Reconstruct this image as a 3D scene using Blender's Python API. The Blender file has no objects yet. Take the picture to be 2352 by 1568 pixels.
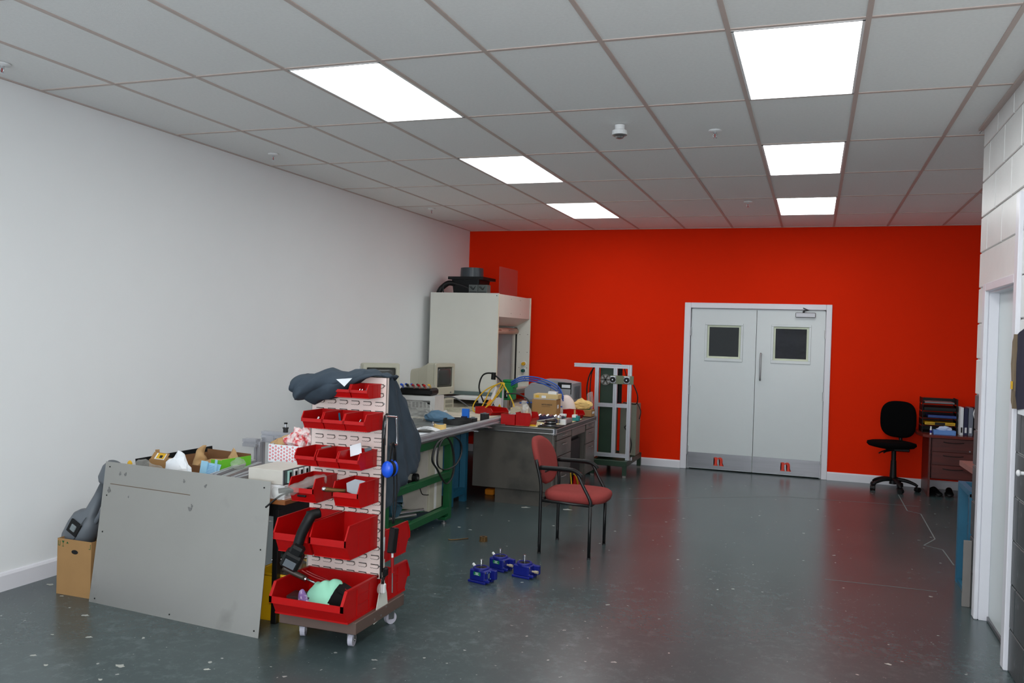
import bpy, bmesh, math, random
from mathutils import Vector, Matrix, noise
R = math.radians
random.seed(7)
sc = bpy.context.scene
COL = sc.collection

# ------------------------------------------------------------------ camera
cam = bpy.data.cameras.new('camera'); camo = bpy.data.objects.new('camera', cam); COL.objects.link(camo)
yaw, pitch, roll = 0.3416, -0.0088, -0.0309
ry = Matrix.Rotation(yaw, 3, 'Z'); rx = Matrix.Rotation(pitch, 3, 'X'); rr = Matrix.Rotation(roll, 3, 'Y')
rot = ry @ rx @ rr
right, fwd, up = rot.col[0].copy(), rot.col[1].copy(), rot.col[2].copy()
m3 = Matrix((right, up, -fwd)).transposed()
CAM = Vector((.4212, -4.0205, 1.6617))
camo.matrix_world = Matrix.Translation(CAM) @ m3.to_4x4()
cam.sensor_width = 36; cam.lens = 1952.67/2352*36
cam.clip_start = .05; cam.clip_end = 60
sc.camera = camo

# ------------------------------------------------------------------ world, exposure
w = bpy.data.worlds.new('world'); sc.world = w; w.use_nodes = True
bg = w.node_tree.nodes['Background']; bg.inputs[0].default_value = (.80, .89, 1, 1); bg.inputs[1].default_value = 2.3
sc.view_settings.view_transform = 'Standard'; sc.view_settings.look = 'None'
sc.view_settings.gamma = 1; sc.view_settings.use_curve_mapping = False
sc.view_settings.exposure = 0.66
PANEL_STRENGTH = 5.5
# the photographer's weak on-camera flash
fl = bpy.data.lights.new('camera_flash', 'AREA'); fl.energy = 34; fl.shape = 'RECTANGLE'; fl.size = .05; fl.size_y = .03; fl.color = (1, .97, .95)
flo = bpy.data.objects.new('camera_flash', fl); COL.objects.link(flo)
flo.matrix_world = Matrix.Translation(CAM + up*.11 - fwd*.02) @ m3.to_4x4()

# ------------------------------------------------------------------ materials
def lin(c):
    return tuple(((x/255)/12.92 if x/255 <= .04045 else (((x/255)+.055)/1.055)**2.4) for x in c) + (1,)
MATS = {}
def mat(name, c, rough=.6, metal=0, var=.06, scale=8, bump=0, bscale=60, spec=.5, coat=0, stretch=None, c2=None, c2amt=.5, c2scale=3, alpha=1):
    if name in MATS: return MATS[name]
    m = bpy.data.materials.new(name); m.use_nodes = True; nt = m.node_tree; N = nt.nodes; L = nt.links
    b = N['Principled BSDF']
    b.inputs['Roughness'].default_value = rough; b.inputs['Metallic'].default_value = metal
    b.inputs['Specular IOR Level'].default_value = spec; b.inputs['Coat Weight'].default_value = coat
    tc = N.new('ShaderNodeTexCoord'); mp = N.new('ShaderNodeMapping'); L.new(tc.outputs['Object'], mp.inputs[0])
    if stretch: mp.inputs['Scale'].default_value = stretch
    nz = N.new('ShaderNodeTexNoise'); nz.inputs['Scale'].default_value = scale; nz.inputs['Detail'].default_value = 4
    L.new(mp.outputs[0], nz.inputs['Vector'])
    base = lin(c)
    mr = N.new('ShaderNodeMapRange'); mr.inputs[1].default_value = .25; mr.inputs[2].default_value = .75
    mr.inputs[3].default_value = 1-var; mr.inputs[4].default_value = 1+var
    L.new(nz.outputs[0], mr.inputs[0])
    mx = N.new('ShaderNodeMix'); mx.data_type = 'RGBA'; mx.blend_type = 'MULTIPLY'; mx.inputs[0].default_value = 1
    mx.inputs[6].default_value = base; L.new(mr.outputs[0], mx.inputs[7])
    out = mx.outputs[2]
    if c2:
        n2 = N.new('ShaderNodeTexNoise'); n2.inputs['Scale'].default_value = c2scale; n2.inputs['Detail'].default_value = 6
        L.new(mp.outputs[0], n2.inputs['Vector'])
        r2 = N.new('ShaderNodeMapRange'); r2.inputs[1].default_value = 1-c2amt-.08; r2.inputs[2].default_value = 1-c2amt+.08
        L.new(n2.outputs[0], r2.inputs[0])
        m2 = N.new('ShaderNodeMix'); m2.data_type = 'RGBA'; L.new(r2.outputs[0], m2.inputs[0]); L.new(out, m2.inputs[6]); m2.inputs[7].default_value = lin(c2)
        out = m2.outputs[2]
    L.new(out, b.inputs['Base Color'])
    if bump:
        nb = N.new('ShaderNodeTexNoise'); nb.inputs['Scale'].default_value = bscale; nb.inputs['Detail'].default_value = 3
        L.new(mp.outputs[0], nb.inputs['Vector'])
        bp = N.new('ShaderNodeBump'); bp.inputs['Strength'].default_value = bump; bp.inputs['Distance'].default_value = .002
        L.new(nb.outputs[0], bp.inputs['Height']); L.new(bp.outputs[0], b.inputs['Normal'])
    if alpha < 1: b.inputs['Alpha'].default_value = alpha
    MATS[name] = m; return m

def clear(name, tint=(225, 228, 228), fac=.5, rough=.15, bump=.3):
    if name in MATS: return MATS[name]
    m = bpy.data.materials.new(name); m.use_nodes = True; nt = m.node_tree; N = nt.nodes; L = nt.links
    b = N['Principled BSDF']; o = N['Material Output']
    b.inputs['Base Color'].default_value = lin(tint); b.inputs['Roughness'].default_value = rough
    if max(tint) < 60: b.inputs['Specular IOR Level'].default_value = .3
    t = N.new('ShaderNodeBsdfTransparent'); t.inputs[0].default_value = (.97, .97, .97, 1)
    mx = N.new('ShaderNodeMixShader'); mx.inputs[0].default_value = fac
    nz = N.new('ShaderNodeTexNoise'); nz.inputs['Scale'].default_value = 25
    tc = N.new('ShaderNodeTexCoord'); L.new(tc.outputs['Object'], nz.inputs['Vector'])
    bp = N.new('ShaderNodeBump'); bp.inputs['Strength'].default_value = bump; bp.inputs['Distance'].default_value = .01
    L.new(nz.outputs[0], bp.inputs['Height']); L.new(bp.outputs[0], b.inputs['Normal'])
    L.new(t.outputs[0], mx.inputs[1]); L.new(b.outputs[0], mx.inputs[2]); L.new(mx.outputs[0], o.inputs[0])
    MATS[name] = m; return m

def emit(name, c, s):
    m = bpy.data.materials.new(name); m.use_nodes = True; nt = m.node_tree; N = nt.nodes
    b = N['Principled BSDF']; b.inputs['Base Color'].default_value = lin((235, 238, 238))
    b.inputs['Emission Color'].default_value = c; b.inputs['Emission Strength'].default_value = s
    nz = N.new('ShaderNodeTexNoise'); nz.inputs['Scale'].default_value = 3
    MATS[name] = m; return m

def floor_mat():
    m = bpy.data.materials.new('painted_concrete'); m.use_nodes = True; nt = m.node_tree; N = nt.nodes; L = nt.links
    b = N['Principled BSDF']; b.inputs['Specular IOR Level'].default_value = .5
    tc = N.new('ShaderNodeTexCoord')
    def nz(s, d=5, st=None, r=.5):
        mp = N.new('ShaderNodeMapping'); L.new(tc.outputs['Object'], mp.inputs[0])
        if st: mp.inputs['Scale'].default_value = st[0]; mp.inputs['Rotation'].default_value = st[1]
        n = N.new('ShaderNodeTexNoise'); n.inputs['Scale'].default_value = s; n.inputs['Detail'].default_value = d; n.inputs['Roughness'].default_value = r
        L.new(mp.outputs[0], n.inputs['Vector']); return n.outputs[0]
    def rng(v, a, b_, c=0, d=1):
        r = N.new('ShaderNodeMapRange'); r.inputs[1].default_value = a; r.inputs[2].default_value = b_; r.inputs[3].default_value = c; r.inputs[4].default_value = d
        L.new(v, r.inputs[0]); return r.outputs[0]
    def mixc(f, a, c):
        x = N.new('ShaderNodeMix'); x.data_type = 'RGBA'; L.new(f, x.inputs[0])
        if isinstance(a, tuple): x.inputs[6].default_value = a
        else: L.new(a, x.inputs[6])
        x.inputs[7].default_value = c; return x.outputs[2]
    def mul(a, c):
        x = N.new('ShaderNodeMath'); x.operation = 'MULTIPLY'; L.new(a, x.inputs[0])
        if isinstance(c, float): x.inputs[1].default_value = c
        else: L.new(c, x.inputs[1])
        return x.outputs[0]
    col = mixc(rng(nz(1.1, 3), .3, .7), lin((60, 73, 75)), lin((70, 83, 84)))
    # dusty scuffed haze, patchy, denser in some areas
    area = rng(nz(.8, 3), .36, .58)
    sc1 = rng(nz(11, 12, None, .75), .5, .92)
    col = mixc(mul(mul(sc1, area), .45), col, lin((150, 160, 163)))
    sc2 = rng(nz(48, 8, ((1, .6, 1), (0, 0, 0)), .7), .58, .85)
    col = mixc(mul(sc2, .30), col, lin((150, 158, 160)))
    spot = rng(nz(17, 2, None, .4), .735, .76)
    col = mixc(mul(spot, .8), col, lin((175, 178, 172)))
    spot2 = rng(nz(60, 1), .77, .79)
    col = mixc(mul(spot2, .7), col, lin((160, 165, 160)))
    L.new(col, b.inputs['Base Color'])
    b.inputs['Roughness'].default_value = .26
    MATS['painted_concrete'] = m; return m

M_white = mat('white_wall_paint', (232, 235, 236), .6, var=.012, scale=2, bump=.08, bscale=150)
M_redwall = mat('orange_red_wall_paint', (226, 40, 0), .8, var=.02, scale=2.5, bump=.05, bscale=150, spec=.12)
M_skirt = mat('white_gloss_trim', (222, 222, 228), .3, var=.01)
M_doorp = mat('white_door_paint', (205, 212, 212), .28, var=.01)
M_tile = mat('mineral_fibre_tile', (234, 234, 232), .9, var=.03, scale=60, bump=.35, bscale=180)
M_tee = mat('grey_tee_bar', (192, 176, 168), .5, var=.02)
M_floor = floor_mat()
M_blockw = mat('white_painted_block', (222, 222, 220), .35, var=.03, bump=.4, bscale=60)
M_blockd = mat('charcoal_painted_block', (62, 68, 70), .4, var=.08, bump=.4, bscale=60, c2=(120, 126, 128), c2amt=.26, c2scale=9)
M_mortarw = mat('painted_mortar_white', (200, 198, 196), .6)
M_mortard = mat('painted_mortar_grey', (88, 94, 96), .6)
M_alu = mat('anodised_aluminium', (188, 190, 196), .42, .55, var=.04, scale=20, stretch=(1, 1, .1))
M_steelb = mat('brushed_steel', (122, 122, 124), .33, .9, var=.10, scale=30, stretch=(.05, 1, 1), bump=.03)
M_sheet = mat('dull_sheet_metal', (162, 161, 156), .28, .6, var=.03, scale=3, c2=(146, 145, 140), c2amt=.3, c2scale=4)
M_chrome = mat('chrome', (215, 215, 218), .18, 1, var=.02)
M_red = mat('red_bin_plastic', (176, 3, 4), .42, var=.05, scale=14, bump=.05, spec=.35)
M_reddark = mat('dark_red_plastic', (150, 12, 14), .4)
M_pink = mat('beige_panel_enamel', (226, 208, 200), .42, var=.03)
M_base = mat('brown_base_board', (94, 76, 68), .55, var=.05)
M_black = mat('black_plastic', (12, 13, 14), .5, var=.1, spec=.3)
M_blackm = mat('black_metal', (16, 16, 17), .38, var=.1)
M_slot = mat('dark_slot', (14, 14, 14), .9)
M_rubber = mat('black_rubber', (30, 30, 31), .6, var=.2)
M_grey = mat('grey_plastic', (96, 102, 108), .5, var=.04)
M_cloth = mat('slate_workwear_cloth', (58, 68, 78), .9, var=.10, scale=9, bump=.3, bscale=240, spec=.2)
M_card = mat('brown_cardboard', (160, 122, 76), .85, var=.05, bump=.1)
M_card2 = mat('pale_cardboard', (205, 180, 130), .85, var=.04)
M_cardin = mat('cardboard_inside', (120, 84, 52), .9)
M_crt = mat('aged_beige_plastic', (182, 180, 162), .55, var=.03)
M_screen = mat('dark_crt_glass', (66, 68, 66), .12, var=.02)
M_hood = mat('cream_laminate', (214, 214, 204), .45, var=.015)
M_hoodedge = mat('cream_edge', (222, 214, 190), .5)
M_green = mat('green_machine_paint', (0, 84, 42), .45, var=.10, scale=12)
M_dgreen = mat('dark_green_machine_paint', (24, 52, 34), .5, var=.12, scale=10)
M_bluep = mat('blue_steel_paint', (22, 90, 118), .5, var=.10)
M_gbblue = mat('cobalt_gearbox_enamel', (9, 23, 116), .4, var=.08, bump=.1)
M_desk = mat('worn_grey_desk_steel', (100, 96, 90), .34, .35, var=.06, scale=6, c2=(82, 80, 76), c2amt=.42, c2scale=4)
M_desktop = mat('dark_desk_linoleum', (74, 74, 72), .5)
M_cream = mat('cream_paper', (222, 208, 160), .8)
M_whitep = mat('white_plastic', (225, 226, 226), .4)
M_paper = mat('white_paper', (226, 230, 234), .8, var=.02)
M_yellow = mat('yellow_plastic', (216, 168, 10), .45)
M_yellowc = mat('yellow_cable', (214, 172, 20), .5)
M_bluec = mat('blue_hose', (40, 84, 170), .4)
M_orange = mat('orange_plastic', (236, 140, 20), .5)
M_upholst = mat('salmon_red_upholstery', (142, 62, 59), .95, var=.07, scale=120, bump=.4, bscale=300, spec=.15)
M_blackfab = mat('black_upholstery', (7, 7, 8), .95, var=.2, scale=80, bump=.4, bscale=300, spec=.08)
M_mahog = mat('mahogany_laminate', (78, 24, 17), .4, var=.30, scale=5, stretch=(1, 1, 8))
M_mahogt = mat('mahogany_top', (104, 36, 27), .25, var=.15, scale=5, stretch=(8, 1, 1))
M_bluebox = mat('blue_carton', (96, 142, 208), .6)
M_bluebin = mat('bright_blue_card', (24, 110, 214), .5)
M_navy = mat('navy_plastic', (14, 18, 60), .4)
M_mint = mat('mint_cloth', (150, 214, 184), .9, var=.03)
M_purple = mat('purple_print_cloth', (136, 104, 164), .9, c2=(214, 200, 220), c2amt=.4, c2scale=60)
M_bench = mat('scuffed_grey_sheet', (118, 122, 120), .38, .3, var=.06, scale=4)
M_benchc = mat('beige_laminate_top', (212, 204, 186), .5)
M_wood = mat('varnished_wood_edge', (140, 84, 40), .45, var=.15, scale=10)
M_steel = mat('bare_steel', (160, 160, 160), .32, .9, var=.08)
M_rust = mat('rusty_brass', (110, 84, 50), .5, .6, var=.3)
M_teal = mat('teal_card', (24, 130, 130), .6)
M_greencard = mat('lime_green_card', (104, 190, 40), .6)
M_greenlab = mat('green_label', (0, 120, 70), .6)
M_brownpap = mat('brown_paper', (178, 144, 100), .85, var=.06)
M_buff = mat('buff_paper', (226, 190, 120), .8, var=.05)
M_denim = mat('blue_rag', (84, 116, 140), .9, var=.12)
M_bluepap = mat('pale_blue_paper', (150, 200, 226), .8)
M_concrete = mat('grey_plank', (122, 118, 114), .7, var=.06)
M_redbrown = mat('red_brown_top', (140, 92, 84), .6, var=.12, c2=(170, 120, 104), c2amt=.3)
M_ppe = mat('ear_cup_blue', (16, 84, 214), .35)
M_printer = mat('printer_grey', (150, 152, 156), .5, var=.02)
M_teald = mat('grey_teal_cabinet', (96, 112, 110), .5)
M_clear = clear('clear_polythene', (205, 206, 200), .24, .12, .8)
M_perspex = clear('clear_acrylic', (150, 140, 140), .13, .1, 0)
M_film = clear('crinkled_film_glass', (22, 26, 44), .30, .05, 1.0)
M_glass = clear('vision_glass', (8, 15, 11), .30, .04, .02)
M_corr = mat('corridor_paint', (84, 80, 68), .7)
M_bead = mat('cream_glazing_tape', (212, 220, 196), .6)
M_lett = mat('red_door_letter', (226, 58, 30), .5)
M_ink = mat('black_ink', (20, 20, 22), .8)
M_inkg = mat('grey_ink', (96, 80, 60), .8)
M_inkb = mat('blue_ink', (30, 30, 130), .8)
M_inkgr = mat('green_ink', (20, 84, 40), .8)
M_mark = mat('pale_floor_scuff', (116, 124, 124), .7)
M_splat = mat('dried_paint_splat', (168, 170, 163), .6)
M_light = emit('lamp_diffuser', (.97, 1, 1, 1), PANEL_STRENGTH)

# ------------------------------------------------------------------ object helpers
INV = {}
def thing(name, label, cat, loc=(0, 0, 0), rz=0, group=None, local=False):
    o = bpy.data.objects.new(name, None); COL.objects.link(o)
    o.empty_display_size = .05
    o.location = loc; o.rotation_euler = (0, 0, rz)
    o['label'] = label; o['category'] = cat
    if group: o['group'] = group
    if not local:
        mw = Matrix.Translation(loc) @ Matrix.Rotation(rz, 4, 'Z'); INV[o.name] = mw.inverted()
    return o
def P(name, bm, m, parent=None, smooth=False, label=None, weld=False):
    """one part: links the bmesh as one mesh object"""
    me = bpy.data.meshes.new(name)
    if parent is not None:
        r = parent
        while r.parent is not None: r = r.parent
        if r.name in INV: bmesh.ops.transform(bm, matrix=INV[r.name], verts=bm.verts)
    bmesh.ops.recalc_face_normals(bm, faces=bm.faces)
    bm.to_mesh(me); bm.free()
    ms = m if isinstance(m, (list, tuple)) else [m]
    for x in ms: me.materials.append(x)
    if smooth:
        me.polygons.foreach_set('use_smooth', [True]*len(me.polygons))
    o = bpy.data.objects.new(name, me); COL.objects.link(o)
    if parent is not None: o.parent = parent
    if label: o['label'] = label
    return o
def single(name, bm, m, label, cat, group=None, smooth=False, origin=None):
    """a thing that is one mesh; verts in world coordinates, origin put at its base"""
    if origin is None:
        vs = [v.co for v in bm.verts]
        origin = Vector(((min(v.x for v in vs)+max(v.x for v in vs))/2, (min(v.y for v in vs)+max(v.y for v in vs))/2, min(v.z for v in vs)))
    bmesh.ops.translate(bm, vec=-Vector(origin), verts=bm.verts)
    o = P(name, bm, m, None, smooth); o.location = origin
    o['label'] = label; o['category'] = cat
    if group: o['group'] = group
    return o
def struct(name, bm, m, parent=None, **k):
    o = P(name, bm, m, parent, **k)
    if parent is None: o['kind'] = 'structure'
    return o
def B(): return bmesh.new()
def xf(bm, vs, M):
    if M is not None: bmesh.ops.transform(bm, matrix=M, verts=vs)
def box(bm, lo, hi, bev=0, M=None, seg=1, mi=0):
    lo, hi = Vector(lo), Vector(hi); c = (lo+hi)/2; s = hi-lo
    r = bmesh.ops.create_cube(bm, size=1); vs = r['verts']
    bmesh.ops.scale(bm, vec=s, verts=vs); bmesh.ops.translate(bm, vec=c, verts=vs)
    fs = set(f for v in vs for f in v.link_faces)
    if bev:
        es = list(set(e for v in vs for e in v.link_edges))
        rb = bmesh.ops.bevel(bm, geom=es, offset=bev, segments=seg, affect='EDGES', clamp_overlap=True)
        vs = list(set(v for f in rb['faces'] for v in f.verts) | set(v for v in vs if v.is_valid))
        fs = set(f for v in vs for f in v.link_faces)
    if mi:
        for f in fs: f.material_index = mi
    xf(bm, vs, M); return vs
def bx(*a, **k):
    bm = B(); box(bm, *a, **k); return bm
def frame_m(p0, p1, upv=(0, 0, 1)):
    d = (Vector(p1)-Vector(p0)).normalized(); u = Vector(upv)
    if abs(d.dot(u)) > .98: u = Vector((1, 0, 0))
    a = u.cross(d).normalized(); b = d.cross(a)
    return Matrix((a, b, d)).transposed().to_4x4(), d
def cyl(bm, p0, p1, r, r2=None, seg=20, mi=0):
    p0, p1 = Vector(p0), Vector(p1); Mx, d = frame_m(p0, p1)
    res = bmesh.ops.create_cone(bm, cap_ends=True, segments=seg, radius1=r, radius2=r if r2 is None else r2, depth=(p1-p0).length)
    bmesh.ops.transform(bm, matrix=Matrix.Translation((p0+p1)/2) @ Mx, verts=res['verts'])
    if mi:
        for f in set(f for v in res['verts'] for f in v.link_faces): f.material_index = mi
    return res['verts']
def sph(bm, c, r, s=(1, 1, 1), u=20, v=12, M=None):
    res = bmesh.ops.create_uvsphere(bm, u_segments=u, v_segments=v, radius=r)
    bmesh.ops.scale(bm, vec=s, verts=res['verts']); xf(bm, res['verts'], M); bmesh.ops.translate(bm, vec=c, verts=res['verts'])
    return res['verts']
def smooth_path(pts, n=6, closed=False):
    pts = [Vector(p) for p in pts]; out = []; k = len(pts)
    rng_ = range(k) if closed else range(k-1)
    for i in rng_:
        if closed: a, b, c, d = pts[(i-1) % k], pts[i], pts[(i+1) % k], pts[(i+2) % k]
        else: a, b, c, d = pts[max(i-1, 0)], pts[i], pts[i+1], pts[min(i+2, k-1)]
        for j in range(n):
            t = j/n
            out.append(.5*((2*b)+(-a+c)*t+(2*a-5*b+4*c-d)*t*t+(-a+3*b-3*c+d)*t**3))
    if not closed: out.append(pts[-1])
    return out
def tube(bm, pts, r, seg=8, closed=False, sm=6, radii=None, flat=1, mi=0):
    P_ = smooth_path(pts, sm, closed) if sm else [Vector(p) for p in pts]
    n = len(P_); rings = []
    prev = None
    for i, p in enumerate(P_):
        a = P_[(i-1) % n] if (closed or i > 0) else p; b = P_[(i+1) % n] if (closed or i < n-1) else p
        d = (b-a).normalized()
        if prev is None:
            u = Vector((0, 0, 1)) if abs(d.z) < .9 else Vector((1, 0, 0)); u = (u-d*u.dot(d)).normalized()
        else: u = (prev-d*prev.dot(d)).normalized()
        prev = u; v = d.cross(u)
        rad = r if radii is None else radii[0]+(radii[1]-radii[0])*i/max(n-1, 1)
        rings.append([bm.verts.new(p+u*math.cos(t)*rad*flat+v*math.sin(t)*rad) for t in [2*math.pi*k/seg for k in range(seg)]])
    fs = []
    for i in range(n if closed else n-1):
        A, C = rings[i], rings[(i+1) % n]
        for k in range(seg): fs.append(bm.faces.new((A[k], A[(k+1) % seg], C[(k+1) % seg], C[k])))
    if not closed:
        fs.append(bm.faces.new(rings[0])); fs.append(bm.faces.new(rings[-1]))
    for f in fs: f.material_index = mi; f.smooth = True
def rrect(w, h, r, seg=4, z=0):
    out = []
    for cx, cy, a0 in ((w/2-r, h/2-r, 0), (-w/2+r, h/2-r, 90), (-w/2+r, -h/2+r, 180), (w/2-r, -h/2+r, 270)):
        for k in range(seg+1):
            a = R(a0+90*k/seg); out.append(Vector((cx+r*math.cos(a), cy+r*math.sin(a), z)))
    return out
def loft(bm, rings, M=None, mi=0, smooth=False):
    vr = [[bm.verts.new(p) for p in r] for r in rings]; n = len(vr[0]); fs = []
    for A, C in zip(vr, vr[1:]):
        for k in range(n): fs.append(bm.faces.new((A[k], A[(k+1) % n], C[(k+1) % n], C[k])))
    fs.append(bm.faces.new(vr[0])); fs.append(bm.faces.new(vr[-1]))
    for f in fs: f.material_index = mi; f.smooth = smooth
    xf(bm, [v for r in vr for v in r], M); return vr
def prism(bm, poly, a, b, axis='x', M=None, mi=0):
    """poly of 2-D points extruded from a to b along axis (x: poly in y,z; y: poly in x,z; z: poly in x,y)"""
    f = {'x': lambda p, t: (t, p[0], p[1]), 'y': lambda p, t: (p[0], t, p[1]), 'z': lambda p, t: (p[0], p[1], t)}[axis]
    A = [bm.verts.new(f(p, a)) for p in poly]; C = [bm.verts.new(f(p, b)) for p in poly]; n = len(poly)
    fs = [bm.faces.new(A), bm.faces.new(list(reversed(C)))]
    for k in range(n): fs.append(bm.faces.new((A[k], A[(k+1) % n], C[(k+1) % n], C[k])))
    for x in fs: x.material_index = mi
    xf(bm, A+C, M); return A+C
def aluprof(bm, p0, p1, s=.045, s2=None, upv=(0, 0, 1)):
    """slotted extrusion"""
    s2 = s2 or s; h, k = s/2, s2/2; g, dp = s*.11, s*.2
    pts = []
    pts += [(-h, -k), (-g, -k), (-g, -k+dp), (g, -k+dp), (g, -k), (h, -k)]
    pts += [(h, -g), (h-dp, -g), (h-dp, g), (h, g), (h, k)]
    pts += [(g, k), (g, k-dp), (-g, k-dp), (-g, k), (-h, k)]
    pts += [(-h, g), (-h+dp, g), (-h+dp, -g), (-h, -g)]
    Mx, d = frame_m(p0, p1, upv); L_ = (Vector(p1)-Vector(p0)).length
    A = [bm.verts.new((x, y, 0)) for x, y in pts]; C = [bm.verts.new((x, y, L_)) for x, y in pts]; n = len(pts)
    bm.faces.new(A); bm.faces.new(list(reversed(C)))
    for i in range(n): bm.faces.new((A[i], A[(i+1) % n], C[(i+1) % n], C[i]))
    bmesh.ops.transform(bm, matrix=Matrix.Translation(p0) @ Mx, verts=A+C)
def crumple(c, s, seed, amt=.35, sub=3, flat=True, freq=3.0):
    bm = B(); r = bmesh.ops.create_icosphere(bm, subdivisions=sub, radius=1)
    for v in bm.verts:
        n = noise.noise(v.co*freq*.5+Vector((seed*3.1, seed, 0))); n2 = noise.ridged_multi_fractal(v.co*freq+Vector((seed, 0, seed)), 1, 2, 3, 1, 1)
        v.co *= 1+amt*n+amt*.45*(n2-1.1)
        v.co = Vector((v.co.x*s[0], v.co.y*s[1], v.co.z*s[2]))
    zmin = min(v.co.z for v in bm.verts)
    if flat:
        for v in bm.verts:
            if v.co.z < zmin*.55: v.co.z = zmin*.55
        zmin *= .55
    bmesh.ops.translate(bm, vec=Vector(c)-Vector((0, 0, zmin if flat else 0)), verts=bm.verts)
    return bm
def text(s, size, M, m, parent, name='lettering', ext=.0008, space=1, bold=0):
    cu = bpy.data.curves.new(name, 'FONT'); cu.body = s; cu.size = size; cu.extrude = ext; cu.align_x = 'CENTER'; cu.align_y = 'CENTER'; cu.space_character = space; cu.offset = bold
    cu.resolution_u = 2
    t = bpy.data.objects.new('tmp', cu); COL.objects.link(t)
    dg = bpy.context.evaluated_depsgraph_get(); me = bpy.data.meshes.new_from_object(t.evaluated_get(dg)); bpy.data.objects.remove(t)
    bm = B(); bm.from_mesh(me); bmesh.ops.transform(bm, matrix=M, verts=bm.verts); bpy.data.meshes.remove(me)
    return P(name, bm, m, parent)
def plane_m(o, xdir, ydir):
    """matrix laying text (x right, y up) at o with the given world directions"""
    x = Vector(xdir).normalized(); y = Vector(ydir).normalized(); z = x.cross(y)
    M = Matrix((x, y, z)).transposed().to_4x4(); return Matrix.Translation(o) @ M
def dup(root, loc, rz=None, label=None, name=None):
    r = root.copy(); COL.objects.link(r); r.location = loc
    if rz is not None: r.rotation_euler = (0, 0, rz)
    if label: r['label'] = label
    for ch in list(root.children):
        c = ch.copy(); COL.objects.link(c); c.parent = r
        for g in list(ch.children):
            d = g.copy(); COL.objects.link(d); d.parent = c
    return r
# ================================================================== THE SETTING
H = 3.09; WY = 7.07; WX = -4.2; RX = 1.42; RY = 2.2; FX = 2.75; BACK = -7.5
o_floor = struct('floor', bx((WX-.2, BACK, -.15), (FX+.2, WY+2.2, 0)), M_floor)
# marks of their own shape on the floor
def strip(bm, pts, wdt, z=.0006):
    for a, b in zip(pts, pts[1:]):
        a, b = Vector((*a, z)), Vector((*b, z)); d = (b-a).normalized(); n = Vector((-d.y, d.x, 0))*wdt/2
        bm.faces.new([bm.verts.new(p) for p in (a-n, b-n, b+n, a+n)])
bm = B()
strip(bm, [(1.36, 6.4), (1.36, 5.42), (1.472, 5.31), (1.46, 4.15), (1.34, 3.85), (1.468, 3.75), (1.48, 3.24)], .010)
P('scratched_line', bm, M_mark, o_floor)
bm = B(); strip(bm, [(-1.43, 4.6), (.162, 5.6), (.95, 5.69), (1.5, 5.73)], .008); strip(bm, [(.546, 2.378), (1.07, 2.4), (1.26, 2.402)], .007)
P('floor_joint', bm, M_mark, o_floor)
bm = B()
for (x, y), r in zip([(-4.05, .04), (-3.405, -.303), (-3.59, -.238), (-3.166, -.849), (-3.013, -.914), (-2.69, -.78), (-2.286, -.647), (-2.65, -.94), (-3.12, -.55), (.838, .823), (-2.143, 3.726), (-1.753, 3.821), (-.703, .538), (-1.287, .383), (-3.8, -.1), (-3.32, -.6)], [.03, .026, .012, .02, .018, .03, .02, .016, .022, .02, .05, .05, .006, .007, .015, .012]):
    n = 18; r *= .72; k0 = random.random()*6
    bm.faces.new([bm.verts.new((x+math.cos(k*2*math.pi/n)*r*(1+.35*math.sin(k*4*math.pi/n+k0)+.2*math.sin(k*10*math.pi/n)), y+.8*math.sin(k*2*math.pi/n)*r*(1+.3*math.cos(k*6*math.pi/n+k0)), .0008)) for k in range(n)])
o = P('paint_splats', bm, M_splat, o_floor); o['kind'] = 'stuff'

# left wall, skirting
struct('wall_left', bx((WX-.15, BACK, 0), (WX, WY, H+.2)), M_white)
def skirting(name, poly, a, b, axis, off=(0, 0, 0)):
    bm = B(); prism(bm, poly, a, b, axis); bmesh.ops.translate(bm, vec=off, verts=bm.verts); struct(name, bm, M_skirt)
skirting('baseboard_left', [(WX, 0), (WX+.02, 0), (WX+.02, .095), (WX+.012, .11), (WX, .113)], BACK, WY, 'y')
DX0, DX1, DZ = -1.165, .615, 2.138       # outer size of the architrave of the double door
skirting('baseboard_back', [(WY, 0), (WY-.018, 0), (WY-.018, .085), (WY-.01, .1), (WY, .1)], WX+.02, DX0, 'x')
skirting('baseboard_back_right', [(WY, 0), (WY-.018, 0), (WY-.018, .085), (WY-.01, .1), (WY, .1)], DX1, FX, 'x')
# far wall, orange red, with the door opening
bm = B()
box(bm, (WX-.15, WY, 0), (DX0+.05, WY+.14, H+.2)); box(bm, (DX1-.05, WY, 0), (FX+.15, WY+.14, H+.2)); box(bm, (DX0+.05, WY, DZ-.05), (DX1-.05, WY+.14, H+.2))
struct('wall_back', bm, M_redwall)
struct('wall_far_right', bx((FX, RY-.05, 0), (FX+.15, WY, H+.2)), M_white)
struct('wall_return', bx((RX+.22, RY-.2, 0), (FX, RY, H+.2)), M_white)
# corridor seen through the vision panels
bm = B(); y0, y1 = WY+.14, WY+2.2
box(bm, (DX0-.6, y1, 0), (DX1+.6, y1+.1, 2.6)); box(bm, (DX0-.7, y0, 0), (DX0-.6, y1, 2.6)); box(bm, (DX1+.6, y0, 0), (DX1+.7, y1, 2.6)); box(bm, (DX0-.7, y0, 2.6), (DX1+.7, y1+.1, 2.7))
struct('wall_corridor', bm, M_corr)

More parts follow.
